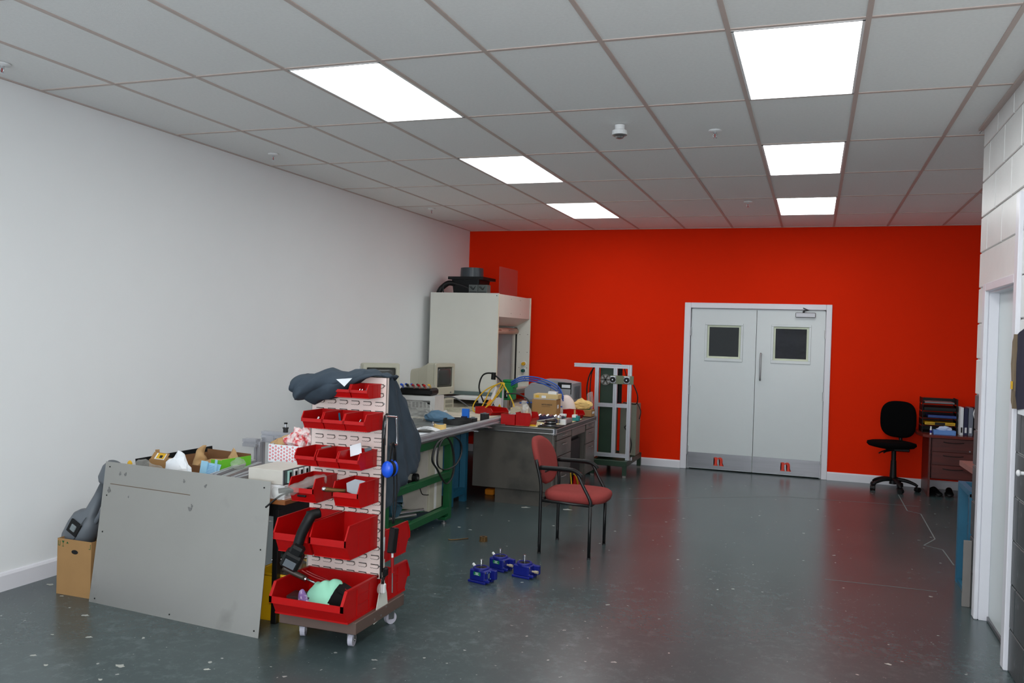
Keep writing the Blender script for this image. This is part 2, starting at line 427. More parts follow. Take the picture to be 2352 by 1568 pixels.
# right wall of painted blocks with a door in it
DY0, DY1, DTOP = 1.03, 1.88, 2.03
bm = B()
for a, b, z0, z1 in ((DY1+.0, RY-.005, 0, H+.1), (-3.2, DY0, 0, H+.1), (DY0, DY1, DTOP, H+.1)): box(bm, (RX+.006, a, z0), (RX+.2, b, z1))
for f in bm.faces: f.material_index = 0
wall_r = struct('wall_right', bm, M_mortarw)
struct('wall_right_near', bx((RX, BACK, 0), (RX+.2, -3.2, H+.1)), M_blockw)
bw, bh, pit = .44, .2285, .2285
def block_mesh(y0, y1, z0, z1, m, tag):
    bm = bx((-.004, 0, 0), (.03, y1-y0, z1-z0), bev=.004)
    me = bpy.data.meshes.new('block'); bmesh.ops.recalc_face_normals(bm, faces=bm.faces); bm.to_mesh(me); bm.free(); me.materials.append(m); return me
cache = {}
def put_block(y0, y1, z0, z1, m):
    y0 += .004; y1 -= .004; z0 += .004; z1 -= .004
    if y1-y0 < .04 or z1-z0 < .03: return
    key = (round(y1-y0, 3), round(z1-z0, 3), m.name)
    if key not in cache: cache[key] = block_mesh(y0, y1, z0, z1, m, '')
    o = bpy.data.objects.new('concrete_block', cache[key]); COL.objects.link(o); o.parent = wall_r; o.location = (RX, y0, z0)
LINT0, LINT1 = 2.03, 2.278
for c in range(14):
    z0 = max(0, -.007+c*pit); z1 = min(-.007+(c+1)*pit, H)
    m = M_blockd if c < 6 else M_blockw
    off = 0 if c % 2 else bw/2
    k = 0; yy = RY+off
    while yy > -3.2:
        a, b = max(yy-bw, -3.2), min(yy, RY); yy -= bw
        if b-a < .02: continue
        segs = [(a, b)]
        if z0 < DTOP+.2:   # cut the door and lintel
            lo, hi = (DY0, DY1) if z1 < DTOP+.1 else (DY0-.15, DY1+.15)
            segs = []
            if a < lo: segs.append((a, min(b, lo)))
            if b > hi: segs.append((max(a, hi), b))
        for s0, s1 in segs: put_block(s0, s1, z0, z1, m)
P('lintel', bx((RX-.006, DY0-.148, DTOP+.02), (RX+.03, DY1+.148, 2.274), bev=.003), M_blockw, wall_r)
# ceiling: tiles held by tee bars
GX0, GY0 = WX, -4.8
ceil = struct('ceiling', bx((WX-.15, BACK, H+.06), (FX+.15, WY, H+.2)), M_tile)
lights = {(-4, 0), (-4, 2), (-4, 4), (0, 0), (0, 2), (0, 4), (-4, -2), (0, -2), (-4, -4), (0, -4)}
tcache = {}
def tile(x0, x1, y0, y1):
    key = (round(x1-x0, 3), round(y1-y0, 3))
    if key not in tcache:
        b_ = bx((0, 0, 0), (x1-x0, y1-y0, .015), bev=.003); me = bpy.data.meshes.new('ceiling_tile')
        bmesh.ops.recalc_face_normals(b_, faces=b_.faces); b_.to_mesh(me); b_.free(); me.materials.append(M_tile); tcache[key] = me
    o = bpy.data.objects.new('ceiling_tile', tcache[key]); COL.objects.link(o); o.parent = ceil; o.location = (x0, y0, H+.004)
g = .006
for j in range(-4, 6):
    for i in range(-7, 5):
        x0, x1 = i*.6, (i+1)*.6; y0, y1 = j*1.2, (j+1)*1.2
        x0 = max(x0, WX); y1 = min(y1, WY)
        lim = RX if y0 < RY-.1 else FX
        if j == 1: pass
        if x0 >= lim-.05: continue
        x1 = min(x1, lim)
        if (i, j) in lights: continue
        if j == 1 and i >= 2:     # the tile line meets the wall end here
            tile(x0+g, min((i+1)*.6, RX)-g if i == 2 else x0+g+.01, y0+g, y1-g) if i == 2 else None
            if i == 2: tile(RX, 1.8-g, RY+g, y1-g)
            else: tile(x0+g, x1-g, RY+g, y1-g)
            continue
        tile(x0+g, x1-g, y0+g, y1-g)
for i in range(-6, 5):
    y0 = -4.8 if i*.6 < RX else RY
    P('main_tee', bx((i*.6-.012, y0, H-.001), (i*.6+.012, WY, H+.006)), M_tee, ceil)
for j in range(-3, 6):
    P('cross_tee', bx((WX, j*1.2-.012, H), (RX if j*1.2 < RY else FX, j*1.2+.012, H+.005)), M_tee, ceil)
P('edge_trim', bx((WX, -4.8, H-.002), (WX+.02, WY, H+.004)), M_tee, ceil)
P('edge_trim', bx((WX, WY-.02, H-.002), (FX, WY, H+.004)), M_tee, ceil)
P('edge_trim', bx((RX-.035, -4.8, H-.012), (RX-.005, RY+.02, H+.004)), M_tee, ceil)
# recessed lights
def light(i, j, label, group='square lit ceiling panels'):
    t = thing('ceiling_light', label, 'ceiling light', (i*.6+.3, j*1.2+.6, H), 0, group, local=True)
    bm = B(); hx, hy = .288, .588
    for a, b in (((-hx, -hy, -.003), (hx, -hy+.012, .05)), ((-hx, hy-.012, -.003), (hx, hy, .05)), ((-hx, -hy, -.003), (-hx+.012, hy, .05)), ((hx-.012, -hy, -.003), (hx, hy, .05))): box(bm, a, b)
    P('frame', bm, M_whitep, t)
    P('diffuser', bx((-hx+.012, -hy+.012, .004), (hx-.012, hy-.012, .012)), M_light, t)
light(0, 0, 'largest lit ceiling panel, nearest in the right-hand row'); light(0, 2, 'middle lit ceiling panel of the right-hand row'); light(0, 4, 'lit ceiling panel above the double door, farthest in the right-hand row')
light(-4, 0, 'long slanting lit ceiling panel nearest in the left-hand row'); light(-4, 2, 'middle lit ceiling panel of the left-hand row'); light(-4, 4, 'smallest lit ceiling panel near the far red wall, end of the left-hand row')
for i, j in ((-4, -2), (0, -2), (-4, -4), (0, -4)): light(i, j, 'lit ceiling panel behind the photographer, out of view')

# double door -------------------------------------------------------
def door_leaf(name, x0, x1, hinge_left):
    y0 = WY+.012; z0, z1 = .014, 2.062; th = .045
    wx0, wx1, wz0, wz1 = (x0+.205, x0+.62, 1.435, 1.855) if hinge_left else (x0+.205, x0+.62, 1.435, 1.855)
    bm = B()
    box(bm, (x0, y0, z0), (wx0, y0+th, z1)); box(bm, (wx1, y0, z0), (x1, y0+th, z1)); box(bm, (wx0, y0, z0), (wx1, y0+th, wz0)); box(bm, (wx0, y0, wz1), (wx1, y0+th, z1))
    d = struct(name, bm, M_doorp)
    bm = B(); f = .028
    for a, b in (((wx0-f, 0, wz0-f-.01), (wx1+f, 0, wz0)), ((wx0-f, 0, wz1), (wx1+f, 0, wz1+f)), ((wx0-f, 0, wz0), (wx0, 0, wz1)), ((wx1, 0, wz0), (wx1+f, 0, wz1))):
        box(bm, (a[0], y0-.012, a[2]), (b[0], y0, b[2]), bev=.003)
    P('vision_frame', bm, M_doorp, d)
    bm = B(); f = .024
    for a, b in (((wx0, 0, wz0), (wx1, 0, wz0+f)), ((wx0, 0, wz1-f), (wx1, 0, wz1)), ((wx0, 0, wz0+f), (wx0+f, 0, wz1-f)), ((wx1-f, 0, wz0+f), (wx1, 0, wz1-f))):
        box(bm, (a[0], y0+.006, a[2]), (b[0], y0+.014, b[2]))
    P('glazing_tape', bm, M_bead, d)
    P('pane', bx((wx0, y0+.018, wz0), (wx1, y0+.024, wz1)), M_glass if hinge_left else M_film, d, label='wired dark glass' if hinge_left else 'glass under crinkled film')
    k = P('kick_plate', bx((x0+.004, y0-.002, z0+.006), (x1-.004, y0, .216)), M_steelb, d)
    hx = x0-.002 if hinge_left else x1+.002
    for z in (1.77, 1.01, .24):
        bm = B(); cyl(bm, (hx, y0-.008, z-.055), (hx, y0-.008, z+.055), .008, seg=10)
        for q in (-.018, .018): cyl(bm, (hx, y0-.008, z+q-.001), (hx, y0-.008, z+q+.001), .009, seg=10)
        P('hinge', bm, M_steel, d, smooth=False)
    # lower-case slab-serif letter n cut in red vinyl
    pieces = [[(0, 0), (.054, 0), (.054, .009), (.045, .014), (.045, .108), (.016, .108), (0, .103), (0, .095), (.012, .092), (.012, .014), (0, .009)],
              [(.045, .076), (.058, .086), (.070, .086), (.078, .078), (.080, .064), (.080, .014), (.071, .009), (.071, 0), (.126, 0), (.126, .009), (.113, .014), (.113, .078), (.106, .098), (.088, .110), (.064, .107), (.045, .094)]]
    nx = (x0+.335) if hinge_left else (x0+.338)
    bm = B()
    for n in pieces: prism(bm, [(nx+a, .062+b) for a, b in n], y0-.0045, y0-.0019, 'y')
    bmesh.ops.triangulate(bm, faces=bm.faces)
    P('letter', bm, M_lett, k)
    return d, y0
dl, y0 = door_leaf('door_1', -1.078, -.272, True)
dr, y0 = door_leaf('door_2', -.266, .54, False)
bm = B(); tube(bm, [(-.205, y0, 1.19), (-.205, y0-.03, 1.19), (-.205, y0-.055, 1.205), (-.205, y0-.055, 1.49), (-.205, y0-.03, 1.505), (-.205, y0, 1.505)], .0105, seg=12, sm=4)
P('pull_handle', bm, M_steel, dr)
bm = B(); box(bm, (.19, y0-.045, 1.975), (.425, y0, 2.035), bev=.006)
cl = P('door_closer', bm, M_steelb, dr)
bm = B(); cyl(bm, (.285, y0-.03, 2.035), (.285, y0-.03, 2.055), .012); tube(bm, [(.285, y0-.03, 2.055), (.345, y0-.10, 2.062), (.27, y0-.02, 2.095)], .007, sm=0)
P('closer_arm', bm, M_blackm, cl)
bm = B()
box(bm, (DX0, WY-.022, 0), (-1.086, WY+.05, DZ), bev=.004); box(bm, (.548, WY-.022, 0), (DX1, WY+.05, DZ), bev=.004); box(bm, (-1.086, WY-.022, 2.07), (.548, WY+.05, DZ), bev=.004)
box(bm, (-1.1, WY+.058, 0), (-1.06, WY+.12, 2.1)); box(bm, (.525, WY+.058, 0), (.56, WY+.12, 2.1)); box(bm, (-1.09, WY+.058, 2.05), (.55, WY+.12, 2.1))
struct('trim_1', bm, M_skirt)

# side door in the block wall ---------------------------------------
bm = B()
ax = RX-.026
box(bm, (ax, DY1-.035, 0), (RX, DY1+.05, DTOP+.03), bev=.006); box(bm, (ax, DY0-.05, 0), (RX, DY0+.03, DTOP+.45), bev=.005)
box(bm, (ax, DY0+.03, DTOP-.02), (RX, DY1-.035, DTOP+.03), bev=.004)
box(bm, (RX, DY1-.035, 0), (RX+.055, DY1, DTOP+.0), bev=.002); box(bm, (RX, DY0, 0), (RX+.055, DY0+.03, DTOP)); box(bm, (RX, DY0+.03, DTOP-.03), (RX+.055, DY1-.035, DTOP))
struct('trim_2', bm, M_skirt)
sd = struct('door_3', bx((RX+.055, DY0-.01, .008), (RX+.10, DY1, DTOP)), M_doorp)
bm = B(); box(bm, (RX+.044, DY0+.04, .004), (RX+.056, DY1-.04, .03), bev=.002); P('threshold_strip', bm, M_steelb, sd)

# ================================================================== CEILING FITTINGS
def sprinkler(x, y, label):
    t = thing('sprinkler', label, 'sprinkler', (x, y, H), 0, 'ceiling sprinklers', local=True)
    bm = B()
    loft(bm, [[Vector((r*math.cos(a), r*math.sin(a), z)) for a in [k*2*math.pi/24 for k in range(24)]] for r, z in ((.043, .002), (.045, -.004), (.036, -.009), (.015, -.012))])
    P('escutcheon', bm, M_whitep, t)
    bm = B(); cyl(bm, (0, 0, -.012), (0, 0, -.026), .012); P('body', bm, M_chrome, t)
    bm = B(); tube(bm, [(-.01, 0, -.02), (-.013, 0, -.035), (0, 0, -.05)], .002, seg=6, sm=3); tube(bm, [(.01, 0, -.02), (.013, 0, -.035), (0, 0, -.05)], .002, seg=6, sm=3); cyl(bm, (0, 0, -.05), (0, 0, -.052), .014, .011, seg=14)
    P('deflector', bm, M_chrome, t); bm = B(); cyl(bm, (0, 0, -.026), (0, 0, -.048), .003, seg=8); P('bulb', bm, M_reddark, t)
    return t
s0 = sprinkler(-3.93, -.48, 'sprinkler head at the left edge of the picture above the white wall')
for x, y, l in ((-3.85, 1.95, 'sprinkler head over the middle of the white wall'), (-3.83, 5.0, 'sprinkler head near the far left corner'), (-.262, 1.90, 'sprinkler head between the round detector and the right-hand lit panels'), (-.265, 5.0, 'small far sprinkler head beside the farthest right-hand lit panel')):
    dup(s0, (x, y, H), label=l)
t = thing('smoke_detector', 'white round smoke detector hanging from a ceiling tile between the light rows', 'smoke detector', (-.86, 1.62, H), local=True)
bm = B(); cyl(bm, (0, 0, 0), (0, 0, -.035), .035, .033, seg=28); P('mount', bm, M_whitep, t, label='round white stem')
bm = B(); loft(bm, [[Vector((r*math.cos(a), r*math.sin(a), z)) for a in [k*2*math.pi/28 for k in range(28)]] for r, z in ((.04, -.033), (.05, -.037), (.052, -.066))]); P('housing', bm, M_whitep, t)
bm = B(); loft(bm, [[Vector((r*math.cos(a), r*math.sin(a), z)) for a in [k*2*math.pi/20 for k in range(20)]] for r, z in ((.05, -.066), (.047, -.07), (.03, -.078), (.024, -.087), (.01, -.091))]); P('sensor_cage', bm, M_steel, t)

# ================================================================== SHEET, BOX, CASE AT THE LEFT
t = thing('metal_sheet', 'large flat grey metal sheet leaning against the front table', 'metal sheet', (-2.95, -.15, 0))
bl, br_, tl, tr = Vector((-3.58, -.11, 0)), Vector((-2.318, -.205, 0)), Vector((-3.575, -.012, .82)), Vector((-2.388, -.03, .803))
bm = B(); nrm = (br_-bl).cross(tl-bl).normalized()*.003
rings = []
nx_ = 12; grid = [[None]*(nx_+1) for _ in range(9)]
front = {}; back = {}
for j in range(9):
    for i in range(nx_+1):
        u, v = i/nx_, j/8
        p = (bl*(1-u)+br_*u)*(1-v)+(tl*(1-u)+tr*u)*v
        p = p - nrm.normalized()*(.012*math.sin(math.pi*v)*(.5+.5*u))*(1 if nrm.y > 0 else -1)*-1*0.5
        front[i, j] = bm.verts.new(p); back[i, j] = bm.verts.new(p+nrm*(1 if nrm.y > 0 else -1))
for j in range(8):
    for i in range(nx_):
        bm.faces.new((front[i, j], front[i+1, j], front[i+1, j+1], front[i, j+1])); bm.faces.new((back[i, j], back[i, j+1], back[i+1, j+1], back[i+1, j]))
for i in range(nx_):
    bm.faces.new((front[i, 0], back[i, 0], back[i+1, 0], front[i+1, 0])); bm.faces.new((front[i, 8], front[i+1, 8], back[i+1, 8], back[i, 8]))
for j in range(8):
    bm.faces.new((front[0, j], front[0, j+1], back[0, j+1], back[0, j])); bm.faces.new((front[nx_, j], back[nx_, j], back[nx_, j+1], front[nx_, j+1]))
P('panel', bm, M_sheet, t, smooth=False)
def on_sheet(u, v, off=.0035):
    p = (bl*(1-u)+br_*u)*(1-v)+(tl*(1-u)+tr*u)*v
    p = p - nrm.normalized()*(.012*math.sin(math.pi*v)*(.5+.5*u))*(1 if nrm.y > 0 else -1)*-1*0.5
    return p - nrm.normalized()*off*(1 if nrm.y > 0 else -1)
bm = B()
for u, v in ((.03, .965), (.03, .76), (.03, .50), (.035, .03), (.965, .955), (.97, .55), (.975, .04), (.5, .03)):
    c = on_sheet(u, v, .001); n = nrm.normalized()*(-1 if nrm.y > 0 else 1); cyl(bm, c, c+n*.0012, .0045, seg=10)
P('screw_hole', bm, M_slot, t)
bm = B()
def sheet_line(a, b, w_):
    pa, pb = on_sheet(*a, .0012), on_sheet(*b, .0012); d = (pb-pa).normalized(); q = nrm.normalized().cross(d)*w_/2
    bm.faces.new([bm.verts.new(p) for p in (pa-q, pb-q, pb+q, pa+q)])
for k in range(12): sheet_line((.045+.5*k/12, .845-.004*k/12), (.045+.5*(k+1)/12, .845-.004*(k+1)/12), .004)
P('scribed_line', bm, M_inkg, t)
bm = B()
for (u, v), r in (((.10, .925), .012), ((.135, .925), .014), ((.04, .80), .018), ((.5, .93), .012), ((.63, .915), .013), ((.55, .745), .02), ((.17, .77), .008), ((.56, .77), .012)):
    c = on_sheet(u, v, .0011); ex = (br_-bl).normalized(); ez = (tl-bl).normalized(); k0 = random.random()*5
    bm.faces.new([bm.verts.new(c+ex*math.cos(a)*r*(.6+.3*math.sin(a*3+k0))+ez*math.sin(a)*r*(.8+.3*math.cos(a*2+k0))) for a in [k*2*math.pi/12 for k in range(12)]])
P('smudge', bm, mat('grease_smudge', (112, 112, 110), .5), t)

# cardboard box with the trimmer case standing in it
t = thing('cardboard_box', 'tall open brown cardboard box standing by the white wall', 'box', (-3.74, .05, 0))
x0, x1, y0_, y1_, h = -3.875, -3.61, -.072, .19, .338
bm = B(); th = .005
box(bm, (x0, y0_, 0), (x1, y0_+th, h)); P('front_panel', bm, M_card, t)
bm = B(); box(bm, (x0, y1_-th, 0), (x1, y1_, h)); box(bm, (x0, y0_+th, 0), (x0+th, y1_-th, h)); box(bm, (x1-th, y0_+th, 0), (x1, y1_-th, h)); box(bm, (x0+th, y0_+th, 0), (x1-th, y1_-th, th))
P('carton_body', bm, M_card, t)
bm = B(); sph(bm, ((x0+x1)/2+.005, y0_-.0005, h-.072), .026, (1, .05, .5)); P('hand_hole', bm, M_slot, t)
bm = B()
prism(bm, [(x0+.035, h-.012), (x0+.055, h-.012), (x0+.045, h-.028)], y0_-.0012, y0_-.0004, 'y'); box(bm, (x0+.044, y0_-.0012, h-.045), (x0+.046, y0_-.0004, h-.028)); box(bm, (x0+.038, y0_-.0012, h-.047), (x0+.052, y0_-.0004, h-.044))
prism(bm, [(x0+.07, h-.026), (x0+.088, h-.026), (x0+.079, h-.014)], y0_-.0012, y0_-.0004, 'y')
for a, b in (((x0+.006, h-.044), (x0+.022, h-.041)), ((x0+.006, h-.044), (x0+.009, h-.014)), ((x0+.019, h-.044), (x0+.022, h-.014))): box(bm, (a[0], y0_-.0012, a[1]), (b[0], y0_-.0004, b[1]))
for a, b in (((x1-.02, h-.044), (x1-.006, h-.041)), ((x1-.009, h-.044), (x1-.006, h-.014))): box(bm, (a[0], y0_-.0012, a[1]), (b[0], y0_-.0004, b[1]))
P('print_mark', bm, M_inkgr, t)
# grey moulded case: wide foot, shaft, upper lobe; local z runs along the case
def case_m():
    z = Vector((.265, .03, .5)).normalized(); x = Vector((z.z, 0, -z.x)).normalized(); y = z.cross(x)
    return Matrix.Translation((-3.868, .045, .262)) @ Matrix((x, y, z)).transposed().to_4x4()
CM = case_m()
t = thing('tool_case', 'grey moulded plastic tool case leaning out of the brown box', 'tool case', (-3.87, .05, .2))
bm = B()
prof = [(-.03, .13, .10), (0, .17, .13), (.05, .195, .15), (.14, .195, .15), (.20, .18, .13), (.235, .13, .10), (.25, .075, .065), (.36, .06, .055), (.47, .06, .055), (.46, .085, .08), (.485, .115, .10), (.56, .12, .11), (.60, .09, .09)]
loft(bm, [[p+Vector((0, 0, z)) for p in rrect(a, b, min(a, b)*.42, 5)] for z, a, b in prof], M=CM, smooth=True)
body = P('shell', bm, M_grey, t, smooth=True)
bm = B(); tube(bm, [CM @ Vector(p) for p in ((.062, -.01, .2), (.07, -.01, .26), (.072, -.01, .45), (.062, -.01, .5))], .014, seg=10)
P('carry_bar', bm, M_grey, t)
bm = B(); box(bm, (-.045, -.083, .105), (.04, -.07, .19), bev=.003, M=CM); P('latch_recess', bm, M_slot, t)
bm = B(); box(bm, (-.022, -.09, .127), (.018, -.078, .168), bev=.004, M=CM); P('latch', bm, mat('pale_grey_latch', (120, 128, 130), .5), t)
bm = B(); tube(bm, [CM @ Vector(p) for p in ((.03, -.073, -.02), (.035, -.078, .05), (.035, -.078, .2), (.03, -.06, .24))], .003, seg=6); P('seam_line', bm, mat('case_seam', (70, 76, 80), .6), t)

# ================================================================== FRONT TABLE AND WHAT IS ON IT
t = thing('work_table', 'small brown-edged table with black metal legs behind the leaning sheet', 'table', (-2.9, .4, 0))
P('table_top', bx((-3.60, .0, .672), (-2.315, .78, .70), bev=.003), M_wood, t)
for x in (-3.54, -2.38):
    for y in (.03, .73): P('leg', bx((x-.017, y-.017, 0), (x+.017, y+.017, .64), bev=.002), M_blackm, t)
bm = B()
for a, b in (((-3.54, .02, .60), (-2.38, .045, .672)), ((-3.54, .72, .60), (-2.38, .745, .672)), ((-3.555, .03, .60), (-3.53, .73, .672)), ((-2.39, .03, .60), (-2.365, .73, .672))): box(bm, a, b)
box(bm, (-2.40, .05, .50), (-2.36, .30, .60)); P('apron', bm, M_blackm, t)
TT = .70
# long dark tray with channels at the back left of the table
t = thing('cable_tray', 'black metal channel lying slanted across the left end of the table', 'metal channel', (-3.2, .5, TT))
Mt = Matrix.Translation((-3.45, .50, TT+.062)) @ Matrix.Rotation(R(66), 4, 'Z') @ Matrix.Rotation(R(-5), 4, 'Y')
bm = B(); box(bm, (-.26, -.10, 0), (.26, .10, .006), M=Mt); box(bm, (-.26, -.10, 0), (.26, -.094, .035), M=Mt); box(bm, (-.26, .094, 0), (.26, .10, .05), M=Mt); box(bm, (-.26, -.02, .006), (.26, -.014, .03), M=Mt)
P('channel', bm, M_black, t)
bm = B()
for k in (-.2, 0, .2): cyl(bm, Mt @ Vector((k, .04, .006)), Mt @ Vector((k, .04, .014)), .03, seg=16)
P('grommet', bm, M_grey, t)
bm = B(); box(bm, (-3.54, .30, TT), (-3.46, .36, TT+.036)); box(bm, (-3.44, .60, TT), (-3.36, .68, TT+.056)); P('support_block', bm, M_black, t)
# plastic wrap at left end
single('plastic_wrap', crumple((-3.39, .11, TT), (.15, .06, .078), 3, .3), M_clear, 'crumpled clear plastic wrap at the left end of the table', 'plastic wrap', smooth=False)
single('sticker_ball', crumple((-3.50, .10, TT+.075), (.018, .014, .026), 9, .2, 2), M_yellow, 'small yellow crumpled tag on the clear wrap at the table end', 'tag')
# open brown carton with yellow label
t = thing('small_carton', 'opened brown carton with a yellow label on its flap', 'carton', (-3.28, .28, TT))
Mc = Matrix.Translation((-3.375, .25, TT+.0)) @ Matrix.Rotation(R(-8), 4, 'Z')
bm = B(); box(bm, (-.075, -.05, 0), (.07, .06, .115), M=Mc); P('carton_body', bm, M_card, t)
bm = B(); box(bm, (-.085, -.0015, 0), (.05, .0015, .052), M=Mc @ Matrix.Translation((0.02, -.05, .115)) @ Matrix.Rotation(R(-38), 4, 'X')); P('flap', bm, M_card, t)
bm = B(); box(bm, (-.018, -.0015, 0), (.018, .0015, .055), M=Mc @ Matrix.Translation((-.055, .0, .115)) @ Matrix.Rotation(R(-8), 4, 'Y')); P('flap', bm, M_card, t)
Ml = Mc @ Matrix.Translation((0.02, -.0525, .115)) @ Matrix.Rotation(R(-38), 4, 'X')
P('label', bx((-.05, -.0022, .006), (.035, -.001, .048), M=Ml), M_whitep, t); P('yellow_sticker', bx((-.038, -.0032, .010), (.028, -.0018, .048), M=Ml), M_yellow, t)
P('print', bx((-.012, -.0042, .016), (.012, -.003, .034), M=Ml), M_ink, t)
# white bag
single('paper_bag', crumple((-3.165, .13, TT), (.09, .05, .112), 5, .28), M_paper, 'crumpled white paper bag at the middle of the table heap', 'bag')
single('brown_packet', bx((-3.10, .03, TT), (-3.05, .06, TT+.082), bev=.004), M_buff, 'small tan packet in front of the white paper bag', 'packet')
# open green/brown carton with brown packing paper
t = thing('open_carton', 'open carton with lime green end stuffed with brown packing paper', 'carton', (-2.98, .42, TT))
Mo = Matrix.Translation((-3.13, .42, TT)) @ Matrix.Rotation(R(-8), 4, 'Z')
bm = B(); box(bm, (-.19, -.12, 0), (.19, .12, .004), M=Mo); box(bm, (-.19, .116, .004), (.19, .12, .15), M=Mo); box(bm, (-.19, -.12, .004), (.19, -.116, .085), M=Mo); box(bm, (-.19, -.116, .004), (-.186, .116, .13), M=Mo)
P('carton_body', bm, M_cardin, t)
bm = B(); box(bm, (.10, -.124, .004), (.194, -.119, .135), M=Mo); box(bm, (.187, -.12, .004), (.192, .12, .14), M=Mo); P('green_end', bm, M_greencard, t)
P('dark_label', bx((.115, -.1262, .045), (.165, -.1245, .105), M=Mo), M_greenlab, t)
text('mpulse', .016, plane_m(Mo @ Vector((.14, -.1275, .08)), Mo.to_3x3() @ Vector((1, 0, 0)), (0, 0, 1)), M_paper, t)
bm = B(); tube(bm, [Mo @ Vector(p) for p in ((-.11, -.02, .07), (-.105, -.02, .13), (-.095, .0, .185))], .05, seg=9, radii=(.075, .012), flat=.5)
for v in bm.verts: v.co += Vector((noise.noise(v.co*22), noise.noise(v.co*22+Vector((5, 0, 0))), noise.noise(v.co*22+Vector((0, 9, 0)))))*.02
P('packing_paper', bm, M_brownpap, t)
bm = crumple(Mo @ Vector((.02, .0, .005)), (.14, .08, .072), 12, .3); P('packing_paper', bm, M_brownpap, t)
bm = crumple(Mo @ Vector((.10, .06, .07)), (.035, .025, .065), 15, .3); P('packing_paper', bm, M_brownpap, t)
t = thing('pale_blue_leaflet', 'folded pale blue printed leaflet at the front of the table', 'leaflet', (-2.95, .2, TT))
Mb = Matrix.Translation((-2.955, .15, TT+.045)) @ Matrix.Rotation(R(-14), 4, 'Z')
bm = B(); box(bm, (-.09, -.002, 0), (-.03, .002, .098), M=Mb @ Matrix.Rotation(R(-10), 4, 'X')); box(bm, (-.045, -.006, 0), (.075, -.003, .092), M=Mb @ Matrix.Rotation(R(-22), 4, 'X')); P('sheet', bm, M_bluepap, t)
bm = B(); box(bm, (.04, -.002, .06), (.06, .001, .13), M=Mb @ Matrix.Rotation(R(10), 4, 'Y')); P('folded_flap', bm, M_bluepap, t)
bm = B()
for k in range(7): box(bm, (-.03, -.0068, .02+k*.009), (.05-.01*(k % 2), -.0063, .0215+k*.009), M=Mb @ Matrix.Rotation(R(-22), 4, 'X'))
P('print_lines', bm, M_bluec, t)
# aluminium bars lying on the table
for k, (a, b, s, lab) in enumerate([((-2.84, .05, TT+.078), (-2.99, .62, TT+.075), .04, 'long aluminium bar lying on the table, left of its pair'), ((-2.775, .05, TT+.075), (-2.92, .60, TT+.073), .03, 'long aluminium bar lying on the table, right of its pair'), ((-2.695, .04, TT+.085), (-2.77, .42, TT+.083), .022, 'short hollow bar ending near the leaning sheet, left one'), ((-2.655, .03, TT+.085), (-2.70, .40, TT+.083), .022, 'short hollow bar ending beside the white instrument box')]):
    bm = B(); aluprof(bm, a, b, s); single('aluminium_bar', bm, M_alu, lab, 'metal bar', 'aluminium bars on the front table')
single('packing_case', bx((-2.96, .07, TT), (-2.60, .26, TT+.055), bev=.003), M_card, 'low carton under the aluminium bars', 'carton')
single('plastic_bag', crumple((-2.86, .30, TT+.095), (.04, .05, .035), 21, .3), M_clear, 'small clear bag lying on the aluminium bars', 'plastic bag')
# white rack instrument with modules
IX0, IX1, IY0, IY1 = -2.565, -2.335, .005, .275
t = thing('instrument_box', 'off-white rack instrument with black and white plug-in modules', 'instrument', (-2.45, .14, TT+.083))
P('case', bx((IX0, IY0, TT+.083), (IX1, IY1, TT+.163), bev=.002), mat('aged_white_enamel', (196, 192, 182), .45), t)
P('front_plate', bx((IX1, IY0-.002, TT+.081), (IX1+.006, IY1+.002, TT+.165)), M_steelb, t)
for k in range(4):
    y = IY0+.03+k*.055
    md = P('module', bx((IX1+.006, y, TT+.09), (IX1+.02, y+.034, TT+.158), bev=.002), M_whitep if k else mat('teal_module', (150, 190, 180), .5), t)
    P('module_face', bx((IX1+.02, y+.004, TT+.10), (IX1+.022, y+.022, TT+.150)), M_black, md)
t = thing('white_box', 'plain white box under the rack instrument at the table corner', 'box', (-2.44, .12, TT))
P('box_body', bx((-2.55, .008, TT), (-2.325, .25, TT+.081), bev=.002), M_whitep, t)
P('slot', bx((-2.325, .02, TT+.02), (-2.3235, .045, TT+.05)), M_slot, t)
# patterned carton
t = thing('patterned_carton', 'white carton printed with red diamonds on top of the table stack', 'carton', (-2.55, .40, TT))
px0, px1, py0, py1, pz0, pz1 = -2.645, -2.36, .30, .50, TT+.155, TT+.258
bm = B(); box(bm, (px0, py0, pz0), (px1, py0+.003, pz1)); box(bm, (px0, py1-.003, pz0), (px1, py1, pz1)); box(bm, (px0, py0+.003, pz0), (px0+.003, py1-.003, pz1)); box(bm, (px1-.003, py0+.003, pz0), (px1, py1-.003, pz1)); box(bm, (px0, py0, pz0-.003), (px1, py1, pz0))
P('carton_body', bm, M_paper, t)
bm = B()
for r in range(5):
    for c in range(15):
        cx, cz = px0+.012+c*.0198, pz0+.012+r*.0200
        if c % 2: cz += .0095
        if cz > pz1-.006: continue
        d = .0078
        bm.faces.new([bm.verts.new((cx+a*d, py0-.0006, cz+b_*d)) for a, b_ in ((1, 0), (0, 1), (-1, 0), (0, -1))])
        bm.faces.new([bm.verts.new((cx+a*d*.4, py0-.0009, cz+b_*d*.4)) for a, b_ in ((1, 0), (0, 1), (-1, 0), (0, -1))]).material_index = 1
P('diamond_print', bm, [mat('red_print', (214, 60, 66), .7), M_paper], t)
bm = crumple((-2.58, .40, pz1-.05), (.10, .07, .055), 31, .25); P('packing_paper', bm, M_brownpap, t)
t2 = thing('red_spotted_wrapping', 'clear wrapping with red spots sticking out of the patterned carton', 'wrapping', (-2.47, .40, pz1-.02))
bm = crumple((-2.48, .37, pz1-.03), (.085, .06, .07), 35, .5)
